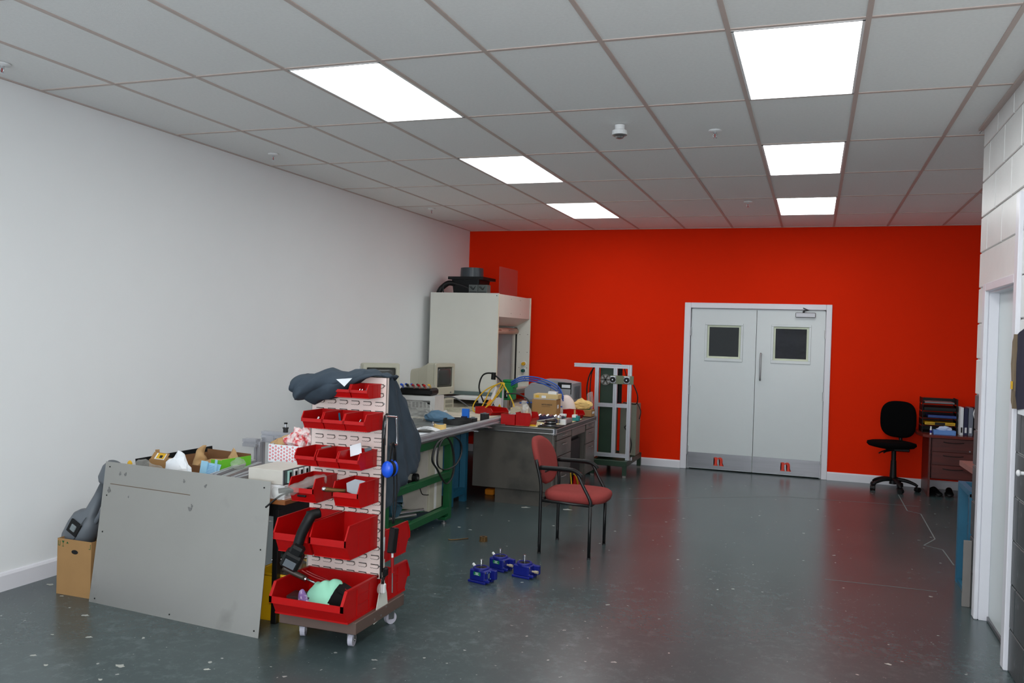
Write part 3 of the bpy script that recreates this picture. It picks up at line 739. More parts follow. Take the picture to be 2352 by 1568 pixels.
def peaks(bm, ps):
    for v in bm.verts:
        for (c, h_) in ps:
            d = (Vector((v.co.x, v.co.y))-Vector(c)).length
            if v.co.z > pz1: v.co.z += h_*max(0, 1-d/.035)
peaks(bm, [((-2.52, .37), .03), ((-2.435, .37), .055)])
P('wrap', bm, mat('red_spotted_film', (226, 206, 204), .3, c2=(206, 40, 50), c2amt=.46, c2scale=36), t2)
# grey block holding up the patterned carton
single('grey_crate', bx((-2.63, .31, TT), (-2.38, .50, TT+.151), bev=.004), M_teald, 'grey block carrying the patterned carton behind the instrument', 'block')
# aluminium stand behind: post with long cross rail
t = thing('aluminium_stand', 'aluminium profile stand with a long rail and black knob by the white wall', 'stand', (-3.1, 1.0, 0))
bm = B(); aluprof(bm, (-3.215, 1.0, 0), (-3.215, 1.0, .855), .06, .05); P('post', bm, M_alu, t)
bm = B(); aluprof(bm, (-2.83, 1.0, 0), (-2.83, 1.0, .855), .06, .05); P('post', bm, M_alu, t)
bm = B(); aluprof(bm, (-3.215, 1.035, .905), (-2.56, 1.035, .905), .045, upv=(0, 1, 0)); P('rail', bm, M_alu, t)
bm = B(); aluprof(bm, (-3.215, 1.035, .865), (-2.56, 1.035, .865), .03, upv=(0, 1, 0)); P('rail', bm, M_alu, t)
bm = B(); aluprof(bm, (-3.31, .96, .85), (-3.20, .96, .85), .055, upv=(0, 1, 0)); P('stub', bm, M_alu, t)
P('bracket', bx((-3.16, .99, .86), (-3.10, 1.015, .90)), M_alu, t)
bm = B(); cyl(bm, (-3.03, 1.035, .928), (-3.03, 1.035, .958), .017); cyl(bm, (-3.03, 1.035, .955), (-3.03, 1.035, .962), .021); P('bush', bm, M_rubber, t)
bm = B(); cyl(bm, (-3.03, 1.035, .96), (-3.03, 1.035, .988), .006); P('pin', bm, M_chrome, t)
bm = B(); cyl(bm, (-3.03, 1.035, .986), (-3.03, 1.035, .996), .012); P('knob', bm, M_black, t)

# under the table: yellow crate with tools
t = thing('yellow_crate', 'yellow crate on the floor under the front table beside the black leg', 'crate', (-2.37, .2, 0))
bm = B(); cx0, cx1, cy0, cy1, hh = -2.55, -2.235, .055, .33, .26
for a, b in (((cx0, cy0, 0), (cx1, cy0+.006, hh)), ((cx0, cy1-.006, 0), (cx1, cy1, hh)), ((cx0, cy0, 0), (cx0+.006, cy1, hh)), ((cx1-.006, cy0, 0), (cx1, cy1, hh)), ((cx0, cy0, 0), (cx1, cy1, .006))): box(bm, a, b)
P('crate_body', bm, M_yellow, t)
bm = B(); tube(bm, [(cx0, cy0, hh), (cx1, cy0, hh), (cx1, cy1, hh), (cx0, cy1, hh)], .009, closed=True, sm=0); P('rim', bm, M_yellow, t)
single('steel_rod', (lambda b_: (cyl(b_, (-2.46, .10, .33), (-2.20, .27, .345), .009), b_)[1])(B()), M_chrome, 'bright steel rod resting over the yellow crate', 'rod')
single('dark_tools', crumple((-2.38, .19, .10), (.13, .11, .15), 41, .35), mat('oily_tool_heap', (52, 48, 40), .5, c2=(110, 88, 50), c2amt=.4, c2scale=14), 'heap of dark oily tools filling the yellow crate', 'tools')
single('brown_sack', crumple((-2.50, .42, 0), (.06, .05, .32), 43, .2), M_buff, 'brown paper sack standing behind the yellow crate', 'sack')
single('grey_blue_drum', (lambda b_: (cyl(b_, (-2.60, .58, 0), (-2.60, .58, .5), .13, seg=28), cyl(b_, (-2.60, .58, .5), (-2.60, .58, .52), .115, seg=28), b_)[2])(B()), M_teald, 'dull grey drum on the floor under the back of the front table', 'drum')

# ================================================================== BIN TROLLEY
t = thing('bin_trolley', 'tall beige louvred panel rack on a brown wheeled base', 'trolley', (-1.97, .07, 0))
TR = t
P('base_board', bx((-2.195, -.20, .10), (-1.735, .345, .165), bev=.004), M_base, t)
for (x, y, a) in ((-2.125, -.075, 20), (-1.815, -.10, 10), (-1.80, .29, -30), (-2.13, .29, 0)):
    bm = B(); box(bm, (x-.03, y-.03, .094), (x+.03, y+.03, .10)); cyl(bm, (x, y, .085), (x, y, .094), .022)
    Mx = Matrix.Translation((x, y, 0)) @ Matrix.Rotation(R(a), 4, 'Z')
    for s in (-1, 1): box(bm, (s*.017-.0015, -.012, .03), (s*.017+.0015, .022, .087), M=Mx)
    cyl(bm, Mx @ Vector((-.02, .008, .034)), Mx @ Vector((.02, .008, .034)), .005, seg=8)
    cs = P('caster', bm, M_steel, t)
    bm = B(); cyl(bm, Mx @ Vector((-.013, .008, .034)), Mx @ Vector((.013, .008, .034)), .034, seg=28); P('wheel', bm, mat('pale_nylon_wheel', (186, 184, 196), .4), cs)
PX0, PX1, PY0, PY1, PZ0, PZ1 = -2.205, -1.742, .072, .10, .315, 1.405
bm = B(); box(bm, (PX0, PY0, PZ0), (PX1, PY0+.0025, PZ1)); box(bm, (PX0, PY1-.0025, PZ0), (PX1, PY1, PZ1)); box(bm, (PX0, PY0, PZ0), (PX0+.002, PY1, PZ1)); box(bm, (PX1-.002, PY0, PZ0), (PX1, PY1, PZ1)); box(bm, (PX0, PY0, PZ1-.002), (PX1, PY1, PZ1)); box(bm, (PX0, PY0, PZ0), (PX1, PY1, PZ0+.002))
P('louvre_panel', bm, M_pink, t)
# side plates flaring to feet
for xs in (PX1+.001, PX0-.004):
    bm = B(); prism(bm, [(PY0-.001, .31), (PY0-.001, .42), (PY1+.001, .42), (PY1+.001, .31), (PY1+.035, .23), (PY1+.06, .115), (PY0-.075, .095), (PY0-.04, .20)], xs, xs+.003, 'x')
    lp = P('leg_plate', bm, M_hood, t)
    bm = B()
    for y in (-.0, .07, .13): cyl(bm, (xs-.001, y, .122+.03*(y > .1)), (xs+.007, y, .122+.03*(y > .1)), .0065, seg=8)
    P('bolt', bm, M_steel, lp)
P('lower_rail', bx((PX0, PY0+.004, .20), (PX0+.04, PY1-.004, .315)), M_pink, t)
# louvres: a slit under a small tongue, one mesh shared
bm = B(); box(bm, (-.024, -.0035, 0), (.022, 0, .0024), mi=1); tube(bm, [(-.024, -.003, .0005), (.018, -.0038, .0005), (.025, -.0035, -.006), (.024, -.003, -.014), (.016, -.003, -.018)], .0014, seg=6, sm=3, mi=1)
tube(bm, [(.016, -.003, -.018), (.010, -.003, -.0205), (.004, -.003, -.0175), (-.004, -.003, -.0205), (-.010, -.003, -.0175), (-.018, -.003, -.020), (-.026, -.003, -.0165)], .0008, seg=5, sm=2, mi=1)
prism(bm, [(-.021, -.0035), (.019, -.0035), (.022, -.008), (.021, -.014), (.010, -.018), (.004, -.0155), (-.004, -.018), (-.010, -.0155), (-.020, -.0175)], -.0055, -.001, 'y')
lm_ = bpy.data.meshes.new('louvre'); bmesh.ops.recalc_face_normals(bm, faces=bm.faces); bm.to_mesh(lm_); bm.free(); lm_.materials.append(M_pink); lm_.materials.append(M_slot)
inv = INV[TR.name]
for r in range(22):
    z = .342+r*.0488
    for c in range(6):
        o = bpy.data.objects.new('louvre', lm_); COL.objects.link(o); o.parent = TR; o.location = inv @ Vector((PX0+.055+c*.0735, PY0, z))
bm = B()
for r in range(11): cyl(bm, (PX1-.012, PY0, .385+r*.0976), (PX1-.012, PY0-.002, .385+r*.0976), .004, seg=8)
P('rivet', bm, M_steel, t)

def bin_bm(w_, d, h):
    """open-fronted stacking bin; back at y=0, front at y=-d"""
    bm = B(); th = max(.0022, w_*.014); X = w_/2
    side = [(0, 0), (0, h), (-.9*d, h), (-d, .60*h), (-d, .42*h), (-.945*d, .37*h), (-.85*d, 0)]
    for s in (-1, 1): prism(bm, side, s*(X-th) if s > 0 else -X, X if s > 0 else -X+th, 'x')
    box(bm, (-X+th, -th, 0), (X-th, 0, h)); box(bm, (-X+th, -.85*d, 0), (X-th, -th, th))
    prism(bm, [(-.85*d, 0), (-.85*d+th, 0), (-.945*d+th, .37*h), (-d+th, .42*h), (-d+th, .60*h), (-d, .60*h), (-d, .42*h), (-.945*d, .37*h)], -X+th, X-th, 'x')
    f = th*1.7
    for s in (-1, 1):   # rolled rim along the sides, front lip band
        box(bm, (s*X-f if s > 0 else -X-f*.6, -.9*d, h-f), (X+f*.6 if s > 0 else -X+f, 0, h+f*.3))
        prism(bm, [(-.9*d, h+f*.3), (-.9*d, h-f), (-d+f, .60*h), (-d+f, .42*h), (-d-f*.5, .42*h), (-d-f*.5, .60*h+f*.3)], X-f if s > 0 else -X-f*.6, X+f*.6 if s > 0 else -X+f, 'x')
    box(bm, (-X-f*.6, -d-f*.5, .41*h), (X+f*.6, -d, .60*h+f*.3))
    box(bm, (-X-f*.6, -f, h-f), (X+f*.6, f*.8, h+f*.3))
    box(bm, (-X-f*.5, -.86*d, -f*.2), (X+f*.5, 0, f*.8))
    for s in (-1, 1):   # ribs
        xa, xb = (X, X+th*.5) if s > 0 else (-X-th*.5, -X)
        for a, b in ((-.60*d, -.58*d), (-.24*d, -.22*d)): box(bm, (xa, a, f), (xb, b, h-f))
        for z in (.40, .68): box(bm, (xa, -.58*d, h*z), (xb, -.24*d, h*z+.0025))
    return bm
bmc = {}
def put_bin(x, y, z, w_, d, h, label, rz=0, group='red bins on the trolley', name='storage_bin', m=None):
    k = (w_, d, h)
    if k not in bmc:
        b_ = bin_bm(w_, d, h); me = bpy.data.meshes.new(name); bmesh.ops.recalc_face_normals(b_, faces=b_.faces); b_.to_mesh(me); b_.free(); me.materials.append(M_red); bmc[k] = me
    o = bpy.data.objects.new(name, bmc[k]); COL.objects.link(o); o.location = (x, y, z); o.rotation_euler = (0, 0, rz)
    o['label'] = label; o['category'] = 'storage bin'; o['group'] = group
    return o
YB = PY0-.008
put_bin(-1.823, YB, 1.298, .10, .15, .072, 'small red bin with bolts at the top right of the rack'); put_bin(-1.930, YB, 1.298, .10, .15, .072, 'red bin at the top of the rack half hidden by the overalls')
for k, (x, l) in enumerate(((-2.072, 'left'), (-1.943, 'middle, holding a blue pen,'), (-1.816, 'right'))): put_bin(x, YB, 1.128, .122, .20, .089, f'{l} red bin of the second row from the top'.replace('middle, holding a blue pen, red bin', 'middle red bin with a blue pen,'))
for k, (x, l) in enumerate(((-2.108, 'left'), (-1.975, 'middle'), (-1.846, 'right'))): put_bin(x, YB, .926, .122, .20, .089, f'{l} red bin of the third row from the top'+(', with a white tag' if k == 2 else ''))
put_bin(-2.103, YB, .738, .15, .235, .128, 'red bin with a plastic bag over its edge, left in the fourth row'); put_bin(-1.843, YB, .735, .15, .225, .128, 'red bin holding a trowel, right in the fourth row')
put_bin(-2.094, YB, .487, .203, .33, .175, 'large red bin with a drill grip hanging over its front, left'); put_bin(-1.872, YB, .487, .207, .335, .175, 'large red bin with a yellow tool inside, right')
put_bin(-1.975, YB, .1665, .425, .355, .168, 'widest red bin, lying on the brown base board')
YR = PY1+.008
put_bin(-1.86, YR, .39, .203, .33, .175, 'red bin on the rear side of the rack, upper', R(180)); put_bin(-1.975, YR, .1665, .425, .34, .168, 'red bin on the rear side of the rack, on the base board', R(180))
put_bin(-1.90, YR, 1.08, .122, .20, .089, 'red bin behind the hacksaw on the rear side of the rack', R(180)); put_bin(-1.90, YR, .95, .122, .20, .089, 'red bin under another on the rear side of the rack', R(180))

# things in the bins
def nut(x, y, z, lab, c=M_chrome, r=.009): single('bolt', (lambda b_: (cyl(b_, (x, y, z), (x+.004, y+.003, z+.012), r, seg=6), cyl(b_, (x+.004, y+.003, z+.012), (x+.012, y+.008, z+.03), r*.5, seg=8), b_)[2])(B()), c, lab, 'bolt', 'hardware in the bins')
nut(-1.855, -.04, 1.335-.02, 'left shiny bolt in the top right bin'); nut(-1.815, -.03, 1.32, 'dark bolt in the top right bin', M_grey, .014); nut(-1.835, -.05, 1.315, 'middle bolt in the top right bin')
nut(-2.085, -.07, 1.155, 'white cap in the left bin of the second row', M_whitep, .009); nut(-2.062, -.07, 1.155, 'dark blue cap in the left bin of the second row', M_inkb, .009)
nut(-1.835, -.06, 1.155, 'steel bolt in the right bin of the second row', M_steel)
single('blue_pen', (lambda b_: (cyl(b_, (-1.975, -.02, 1.205), (-1.925, -.09, 1.165), .005), b_)[1])(B()), M_bluep, 'blue pen leaning in the middle bin of the second row', 'pen')
single('white_tag', bx((-.035, -.0012, -.03), (.035, .0012, .03), M=Matrix.Translation((-1.862, -.03, 1.02)) @ Matrix.Rotation(R(-18), 4, 'Y') @ Matrix.Rotation(R(-20), 4, 'X')), M_paper, 'white card tag sticking out of the right third-row bin', 'tag')
single('grey_clip', bx((-.01, -.006, -.012), (.03, .006, .006), M=Matrix.Translation((-1.815, -.0, 1.022)) @ Matrix.Rotation(R(-20), 4, 'Y'), bev=.002), M_grey, 'grey clip beside the white tag', 'clip')
single('grey_strip', bx((-.04, -.004, -.004), (.02, .004, .006), M=Matrix.Translation((-2.05, 0, 1.018)) @ Matrix.Rotation(R(-15), 4, 'Y')), M_concrete, 'thin grey strip on the left third-row bin', 'strip')
# plastic bag with black cable, left fourth row
bm = B(); tube(bm, [(-2.235, -.20, .775), (-2.19, -.20, .79), (-2.13, -.16, .815), (-2.08, -.10, .84), (-2.04, -.04, .855)], .035, seg=14, radii=(.030, .026))
for v in bm.verts: v.co += Vector((noise.noise(v.co*30), noise.noise(v.co*30+Vector((7, 0, 0))), noise.noise(v.co*30+Vector((0, 7, 0)))))*.016
single('plastic_bag', bm, M_clear, 'clear plastic bag hanging over the left fourth-row bin', 'plastic bag')
bm = B(); tube(bm, [(-2.05, -.06, .83), (-2.12, -.12, .80), (-2.18, -.19, .785), (-2.22, -.21, .76), (-2.27, -.24, .71)], .005); tube(bm, [(-2.22, -.2, .795), (-2.17, -.17, .80), (-2.1, -.14, .79)], .014); tube(bm, [(-2.06, -.19, .78), (-2.12, -.17, .775)], .006)
single('black_cable', bm, M_black, 'black cable end inside the clear plastic bag', 'cable')
# trowel
t = thing('trowel', 'grey metal trowel with round handle in the right fourth-row bin', 'trowel', (-1.86, -.12, .80))
bm = B(); prism(bm, [(-.03, -.03), (.035, -.045), (.06, .035), (.0, .04), (-.045, .015)], -.006, .004, 'y', M=Matrix.Translation((-1.83, -.095, .835)) @ Matrix.Rotation(R(-25), 4, 'X')); P('blade', bm, mat('zinc_blade', (160, 165, 172), .45, .3), t)
bm = B(); tube(bm, [(-1.865, -.12, .815), (-1.90, -.155, .82), (-1.945, -.19, .828)], .011, sm=3, radii=(.009, .013)); P('handle', bm, M_rust, t)
bm = B(); sph(bm, (-1.948, -.192, .829), .0135); P('ferrule', bm, M_chrome, t)
# cordless grip tool hanging out of the left large bin
t = thing('cordless_tool', 'black cordless tool with its battery hanging over the large left bin', 'power tool', (-2.12, -.27, .5))
bm = B(); tube(bm, [(-1.985, -.245, .70), (-1.99, -.26, .68), (-2.02, -.275, .61), (-2.035, -.285, .55)], .026, seg=16, radii=(.028, .026)); P('grip', bm, M_black, t, smooth=True)
bm = B(); tube(bm, [(-1.965, -.205, .705), (-1.985, -.235, .70), (-2.0, -.255, .695)], .026, seg=14, sm=3); P('head', bm, M_black, t, smooth=True)
Mbt = Matrix.Translation((-2.035, -.31, .505)) @ Matrix.Rotation(R(28), 4, 'Y') @ Matrix.Rotation(R(20), 4, 'Z')
bm = B(); box(bm, (-.035, -.03, .0), (.035, .03, .055), bev=.012, M=Mbt); box(bm, (-.048, -.038, -.075), (.048, .045, .012), bev=.012, M=Mbt); P('battery', bm, M_black, t)
bm = B(); box(bm, (-.03, -.041, -.06), (.03, -.037, -.02), bev=.001, M=Mbt); P('battery_release', bm, M_grey, t)
single('yellow_gauge', bx((-.03, -.015, 0), (.03, .015, .06), M=Matrix.Translation((-1.81, -.09, .50)) @ Matrix.Rotation(R(12), 4, 'Y'), bev=.003), M_yellow, 'yellow gauge lying in the large right bin', 'gauge')
single('white_scrap', crumple((-2.02, -.15, .50), (.02, .03, .025), 51, .3, 2), M_paper, 'white scrap in the large left bin', 'scrap')
# contents of the widest bin
t = thing('shop_cloth', 'mint green cloth with purple print in the widest bin', 'cloth', (-1.96, -.16, .25))
def soft_heap(c, hx, hy, hz, peak, seed, amp=.012):
    bm = B(); n, m_ = 36, 18; rows = []
    for j in range(m_+1):
        r_ = j/m_; row = []
        for i in range(n):
            a = 2*math.pi*i/n; p = Vector((math.cos(a)*hx*r_, math.sin(a)*hy*r_, 0))
            z = hz*max(0, 1-r_**2.2)+peak[2]*max(0, 1-((p.x-peak[0])**2+(p.y-peak[1])**2)**.5/.055)
            q = Vector(c)+p+Vector((0, 0, z))
            f = abs(noise.noise(Vector((q.x*16+seed, q.y*16, q.z*10))))*2
            q += Vector((noise.noise(q*12+Vector((seed, 0, 0)))*.02*r_, noise.noise(q*12+Vector((0, seed, 0)))*.02*r_, (amp*(1-f*1.2))*(.3+.7*(1-r_))))
            row.append(bm.verts.new(q))
        rows.append(row)
    for j in range(m_):
        for i in range(n):
            if j == 0 and False: pass
            bm.faces.new((rows[j][i], rows[j][(i+1) % n], rows[j+1][(i+1) % n], rows[j+1][i]))
    bmesh.ops.remove_doubles(bm, verts=bm.verts, dist=.0004); return bm
P('cloth', soft_heap((-1.955, -.145, .20), .12, .07, .135, (.075, .03, .075), 3, .018), M_mint, t, smooth=True)
P('purple_fold', soft_heap((-2.065, -.18, .20), .045, .032, .085, (0, 0, 0), 5), M_purple, t, smooth=True)
P('purple_fold', soft_heap((-1.885, -.185, .20), .03, .025, .075, (0, 0, 0), 7), M_purple, t, smooth=True)
t = thing('black_tool_case', 'black plastic case with red mark in the widest bin', 'case', (-1.86, -.14, .2))
Mk = Matrix.Translation((-1.855, -.15, .262)) @ Matrix.Rotation(R(30), 4, 'Y') @ Matrix.Rotation(R(14), 4, 'Z')
P('shell', bx((-.045, -.06, -.055), (.045, .055, .062), bev=.014, M=Mk, seg=2), M_black, t); P('red_mark', bx((-.005, -.015, .0622), (.02, -.008, .0630), M=Mk), M_reddark, t)
single('dark_book', bx((-.07, -.05, 0), (.07, .05, .035), M=Matrix.Translation((-2.09, -.14, .215)) @ Matrix.Rotation(R(8), 4, 'Z')), mat('dark_book_cover', (60, 44, 44), .35), 'dark boxed set lying left in the widest bin', 'box')
t = thing('chisel', 'chisel with a dark brown handle lying across the widest bin', 'chisel', (-2.1, -.12, .35))
bm = B(); tube(bm, [(-2.175, -.20, .395), (-2.13, -.19, .375), (-2.06, -.17, .345)], .014, sm=3, radii=(.017, .015)); P('handle', bm, mat('dark_handle', (56, 48, 40), .4), t, smooth=True)
bm = B(); cyl(bm, (-2.06, -.17, .345), (-2.052, -.168, .342), .016); P('ferrule', bm, M_chrome, t); bm = B(); tube(bm, [(-2.05, -.168, .342), (-1.99, -.14, .31)], .006, sm=0); P('blade', bm, M_steel, t)
bm = B(); tube(bm, [(-2.105, -.14, .375), (-2.05, -.12, .345), (-1.97, -.10, .32)], .0065); tube(bm, [(-2.09, -.12, .37), (-2.04, -.10, .345), (-1.96, -.085, .32)], .0065); single('pliers', bm, M_reddark, 'red handled pliers beside the chisel', 'pliers')

# on the edge of the rack: hook frame, ear defenders, cables, charger, screwdriver, tape
bm = B(); tube(bm, [(-1.732, .045, 1.045), (-1.732, .045, 1.19), (-1.732, .06, 1.197), (-1.732, .165, 1.185), (-1.732, .176, 1.175), (-1.732, .19, 1.045), (-1.732, .17, 1.032), (-1.732, .12, 1.04)], .0075, seg=10, sm=3)
single('hacksaw', bm, M_chrome, 'chrome hacksaw frame hanging on the edge of the rack', 'hacksaw')
t = thing('ear_defenders', 'blue ear defenders with black headband hanging on the rack edge', 'ear defenders', (-1.70, .06, .87))
for s in (-1, 1):
    bm = B(); sph(bm, (-1.70, .055+s*.028, .92), .043, (.8, .55, 1.05)); cp = P('ear_cup', bm, M_ppe, t, smooth=True)
    bm = B(); sph(bm, (-1.70, .055+s*.012, .92), .043, (.75, .2, 1.0)); P('ear_cushion', bm, M_black, cp, smooth=True)
bm = B(); tube(bm, [(-1.695, .03, .92), (-1.69, .035, .98), (-1.69, .05, 1.045), (-1.69, .065, 1.055), (-1.69, .085, 1.03), (-1.69, .085, .98), (-1.695, .08, .92)], .009, flat=.5); P('headband', bm, M_black, t)
bm = B(); tube(bm, [(-1.733, .07, 1.21), (-1.73, .035, 1.19), (-1.73, .02, 1.10), (-1.73, .03, .8), (-1.73, .04, .5), (-1.728, .04, .33)], .006); tube(bm, [(-1.73, .05, 1.20), (-1.725, .03, 1.0), (-1.728, .045, .6), (-1.728, .06, .36)], .004)
single('black_cable', bm, M_black, 'long black cable running down the edge of the rack', 'cable')
bm = B(); tube(bm, [(-1.69, .07, 1.03), (-1.69, .09, .8), (-1.69, .085, .62)], .004); tube(bm, [(-1.685, .085, 1.03), (-1.68, .105, .8), (-1.685, .09, .62)], .004)
single('black_strap', bm, M_black, 'black strap hanging from the ear defenders', 'strap')
single('black_charger', bx((-.016, -.028, -.085), (.016, .028, .05), M=Matrix.Translation((-1.69, .10, .545)) @ Matrix.Rotation(R(-12), 4, 'X'), bev=.005), M_black, 'slim black case hanging on the strap beside the rack', 'case')
single('price_tag', bx((-1.732, .058, .47), (-1.730, .082, .545)), M_paper, 'white tag hanging on the rack edge', 'tag')
t = thing('screwdriver', 'screwdriver with translucent red handle hanging beside the rack', 'screwdriver', (-1.70, .13, .3))
bm = B(); cyl(bm, (-1.70, .115, .43), (-1.70, .12, .35), .009); cyl(bm, (-1.70, .12, .35), (-1.70, .12, .345), .013); P('handle', bm, M_reddark, t)
bm = B(); cyl(bm, (-1.70, .12, .345), (-1.70, .125, .235), .0035); P('blade', bm, M_steel, t); bm = B(); cyl(bm, (-1.70, .114, .455), (-1.70, .115, .43), .006); P('cap', bm, M_whitep, t)
t = thing('tape_measure', 'white and clear tape roll hanging at the foot of the rack', 'tape', (-1.725, .05, .27))
bm = B(); cyl(bm, (-1.735, .045, .275), (-1.712, .045, .275), .028); P('case', bm, M_clear, t); bm = B(); box(bm, (-1.733, .045, .248), (-1.708, .072, .30), bev=.005); P('label_band', bm, M_whitep, t)
bm = B(); box(bm, (-1.728, .05, .335), (-1.705, .09, .385), bev=.008); tube(bm, [(-1.72, .07, .34), (-1.72, .05, .32), (-1.72, .05, .30)], .008)
single('black_clip', bm, M_black, 'black clip above the tape roll', 'clip')

# overalls thrown over the rack
def wrinkle(bm, amp, f, seed=0):
    for v in bm.verts:
        c = v.co
        n = noise.noise(Vector((c.x*f, c.y*f*.6, c.z*f*1.6))+Vector((seed, 0, 0)))
        r_ = 1-abs(noise.noise(Vector((c.x*f*.8+c.z*f*1.1, c.y*f*.7, c.z*f*.9-c.x*f*.5))+Vector((0, seed, 3))))*2
        v.co += (v.normal if v.normal.length > 0 else Vector((0, 0, 1)))*(amp*n+amp*.9*max(0, r_-.45))
def ell_tube(bm, secs, seg=56, sub=10):
    """secs: (centre, half width vector a, half thickness vector b)"""
    cs = smooth_path([s[0] for s in secs], sub); as_ = smooth_path([s[1] for s in secs], sub); bs = smooth_path([s[2] for s in secs], sub)
    rings = [[c+a*math.cos(t)+b_*math.sin(t) for t in [2*math.pi*k/seg for k in range(seg)]] for c, a, b_ in zip(cs, as_, bs)]
    vr = loft(bm, rings, smooth=True); bmesh.ops.recalc_face_normals(bm, faces=bm.faces); bm.normal_update()
V = Vector
t = thing('overalls', 'slate grey work overalls thrown over the top of the bin rack', 'overalls', (-2.0, .07, 1.2))
def folds(bm, amp, k, warp, seed):
    for v in bm.verts:
        c = v.co; w_ = noise.noise(c*5+Vector((seed, 0, 0)))*warp+noise.noise(c*11+Vector((0, seed, 0)))*warp*.35
        ph = c.dot(Vector(k))+w_
        f = 1-abs(((ph/math.pi) % 2)-1)*2          # triangle wave: sharp folds
        v.co = c+v.normal*amp*(.75*f+.5*noise.noise(c*9+Vector((0, 0, seed))))
bm = B()
ell_tube(bm, [(V((-2.215, -.08, 1.322)), V((0, 0, .02)), V((0, .03, 0))), (V((-2.205, -.07, 1.327)), V((-.008, .0, .045)), V((0, .08, 0))), (V((-2.17, -.05, 1.338)), V((-.01, 0, .070)), V((.0, .12, 0))), (V((-2.12, -.02, 1.345)), V((0, 0, .083)), V((0, .14, 0))), (V((-2.05, .0, 1.358)), V((0, 0, .078)), V((0, .14, .0))), (V((-1.97, .01, 1.376)), V((.01, 0, .066)), V((0, .13, .01))), (V((-1.90, .02, 1.40)), V((.01, 0, .040)), V((0, .11, .01))), (V((-1.84, .05, 1.413)), V((.01, 0, .018)), V((0, .085, .01))), (V((-1.78, .09, 1.416)), V((.01, 0, .012)), V((0, .06, .0))), (V((-1.74, .13, 1.405)), V((.012, 0, .010)), V((0, .045, .0)))], 96, 14)
folds(bm, .017, (30, 14, -52), 3.4, 2); bm.normal_update(); folds(bm, .006, (-70, 20, 60), 5, 7)
P('body', bm, M_cloth, t, smooth=True)
bm = B()
ell_tube(bm, [(V((-1.77, .10, 1.412)), V((0, .02, .004)), V((-.02, 0, .008))), (V((-1.775, .16, 1.395)), V((0, .045, .012)), V((-.02, 0, .0))), (V((-1.785, .21, 1.33)), V((0, .085, .0)), V((-.028, 0, .0))), (V((-1.79, .255, 1.24)), V((0, .14, .0)), V((-.034, 0, .0))), (V((-1.79, .32, 1.13)), V((0, .18, .0)), V((-.04, 0, .0))), (V((-1.79, .355, 1.03)), V((0, .225, .0)), V((-.045, 0, .0))), (V((-1.79, .36, .93)), V((0, .228, .0)), V((-.045, 0, .0))), (V((-1.79, .36, .85)), V((0, .222, .01)), V((-.045, 0, .0))), (V((-1.79, .29, .79)), V((0, .15, .03)), V((-.04, 0, .0))), (V((-1.79, .23, .72)), V((0, .085, .02)), V((-.03, 0, .0))), (V((-1.79, .20, .68)), V((0, .04, .01)), V((-.02, 0, .0)))], 110, 12)
folds(bm, .013, (0, 42, 16), 2.2, 4); bm.normal_update(); folds(bm, .004, (20, 80, 60), 3.5, 9)
P('hanging_legs', bm, M_cloth, t, smooth=True)
bm = B(); prism(bm, [(-.045, .012), (.05, .022), (.005, -.024)], -.001, .001, 'y', M=Matrix.Translation((-1.885, -.135, 1.385))); lb = P('label', bm, M_paper, t)
bm = B(); tube(bm, [(-2.2, -.02, 1.405), (-2.17, -.02, 1.41), (-2.13, -.03, 1.40)], .003); P('strap', bm, M_black, t)

# ================================================================== GREEN BENCH, BLUE BENCH, LAMINATE BENCH
BZ = .78
t = thing('green_bench', 'green steel framed machine bench with a grey sheet top', 'workbench', (-3.2, 2.3, 0))
gx0, gx1, gy0, gy1 = -3.02, -2.53, 1.60, 2.83
P('worktop', bx((-3.06, 1.56, .755), (-2.52, 3.24, BZ), bev=.002), M_bench, t)
for x in (gx0+.03, gx1-.03):
    for y in (gy0+.03, gy1-.03): P('leg', bx((x-.03, y-.03, .05), (x+.03, y+.03, .755), bev=.003), M_green, t)
for z, hh in ((.69, .065), (.395, .055), (.085, .055)):
    P('side_rail', bx((gx1-.055, gy0+.06, z), (gx1-.001, gy1-.06, z+hh), bev=.002), M_green, t)
    P('end_rail', bx((gx0+.06, gy1-.058, z), (gx1-.06, gy1-.004, z+hh), bev=.002), M_green, t)
    P('end_rail', bx((gx0+.06, gy0+.004, z), (gx1-.06, gy0+.058, z+hh), bev=.002), M_green, t)
P('tray_plate', bx((gx0+.06, 1.70, .395), (gx1-.055, 2.3, .41)), M_green, t)
for x, y in ((gx1-.03, gy1-.045), (gx1-.03, gy0+.03)):
    f = P('foot_plate', bx((x-.045, y-.08, .035), (x+.03, y+.045, .06), bev=.002), M_green, t)
    bm = B(); cyl(bm, (x, y-.04, 0), (x, y-.04, .012), .02); cyl(bm, (x, y-.04, .01), (x, y-.04, .04), .006); P('levelling_screw', bm, M_steel, f)
t = thing('blue_bench', 'blue steel framed bench continuing behind the green one', 'workbench', (-3.3, 3.6, 0))
P('worktop', bx((-3.95, 3.255, .755), (-2.53, 3.785, BZ), bev=.002), M_bench, t)
for x in (-3.8, -2.80):
    for y in (3.40, 3.73): P('leg', bx((x-.03, y-.03, 0), (x+.03, y+.03, .755), bev=.002), M_bluep, t)
P('cross_rail', bx((-2.83, 3.43, .08), (-2.77, 3.70, .14)), M_bluep, t); P('cross_rail', bx((-2.83, 3.43, .68), (-2.77, 3.70, .755)), M_bluep, t)
P('blue_panel', bx((-3.75, 3.735, .1), (-2.85, 3.75, .7)), M_bluep, t); P('shelf_plate', bx((-3.77, 3.4, .10), (-2.84, 3.72, .115)), M_bluep, t)
t = thing('laminate_bench', 'long beige laminate topped bench against the white wall under the fume cupboard', 'workbench', (-3.5, 5.5, 0))
P('worktop', bx((-4.17, 3.795, .75), (-2.76, 7.0, BZ), bev=.003), M_benchc, t)
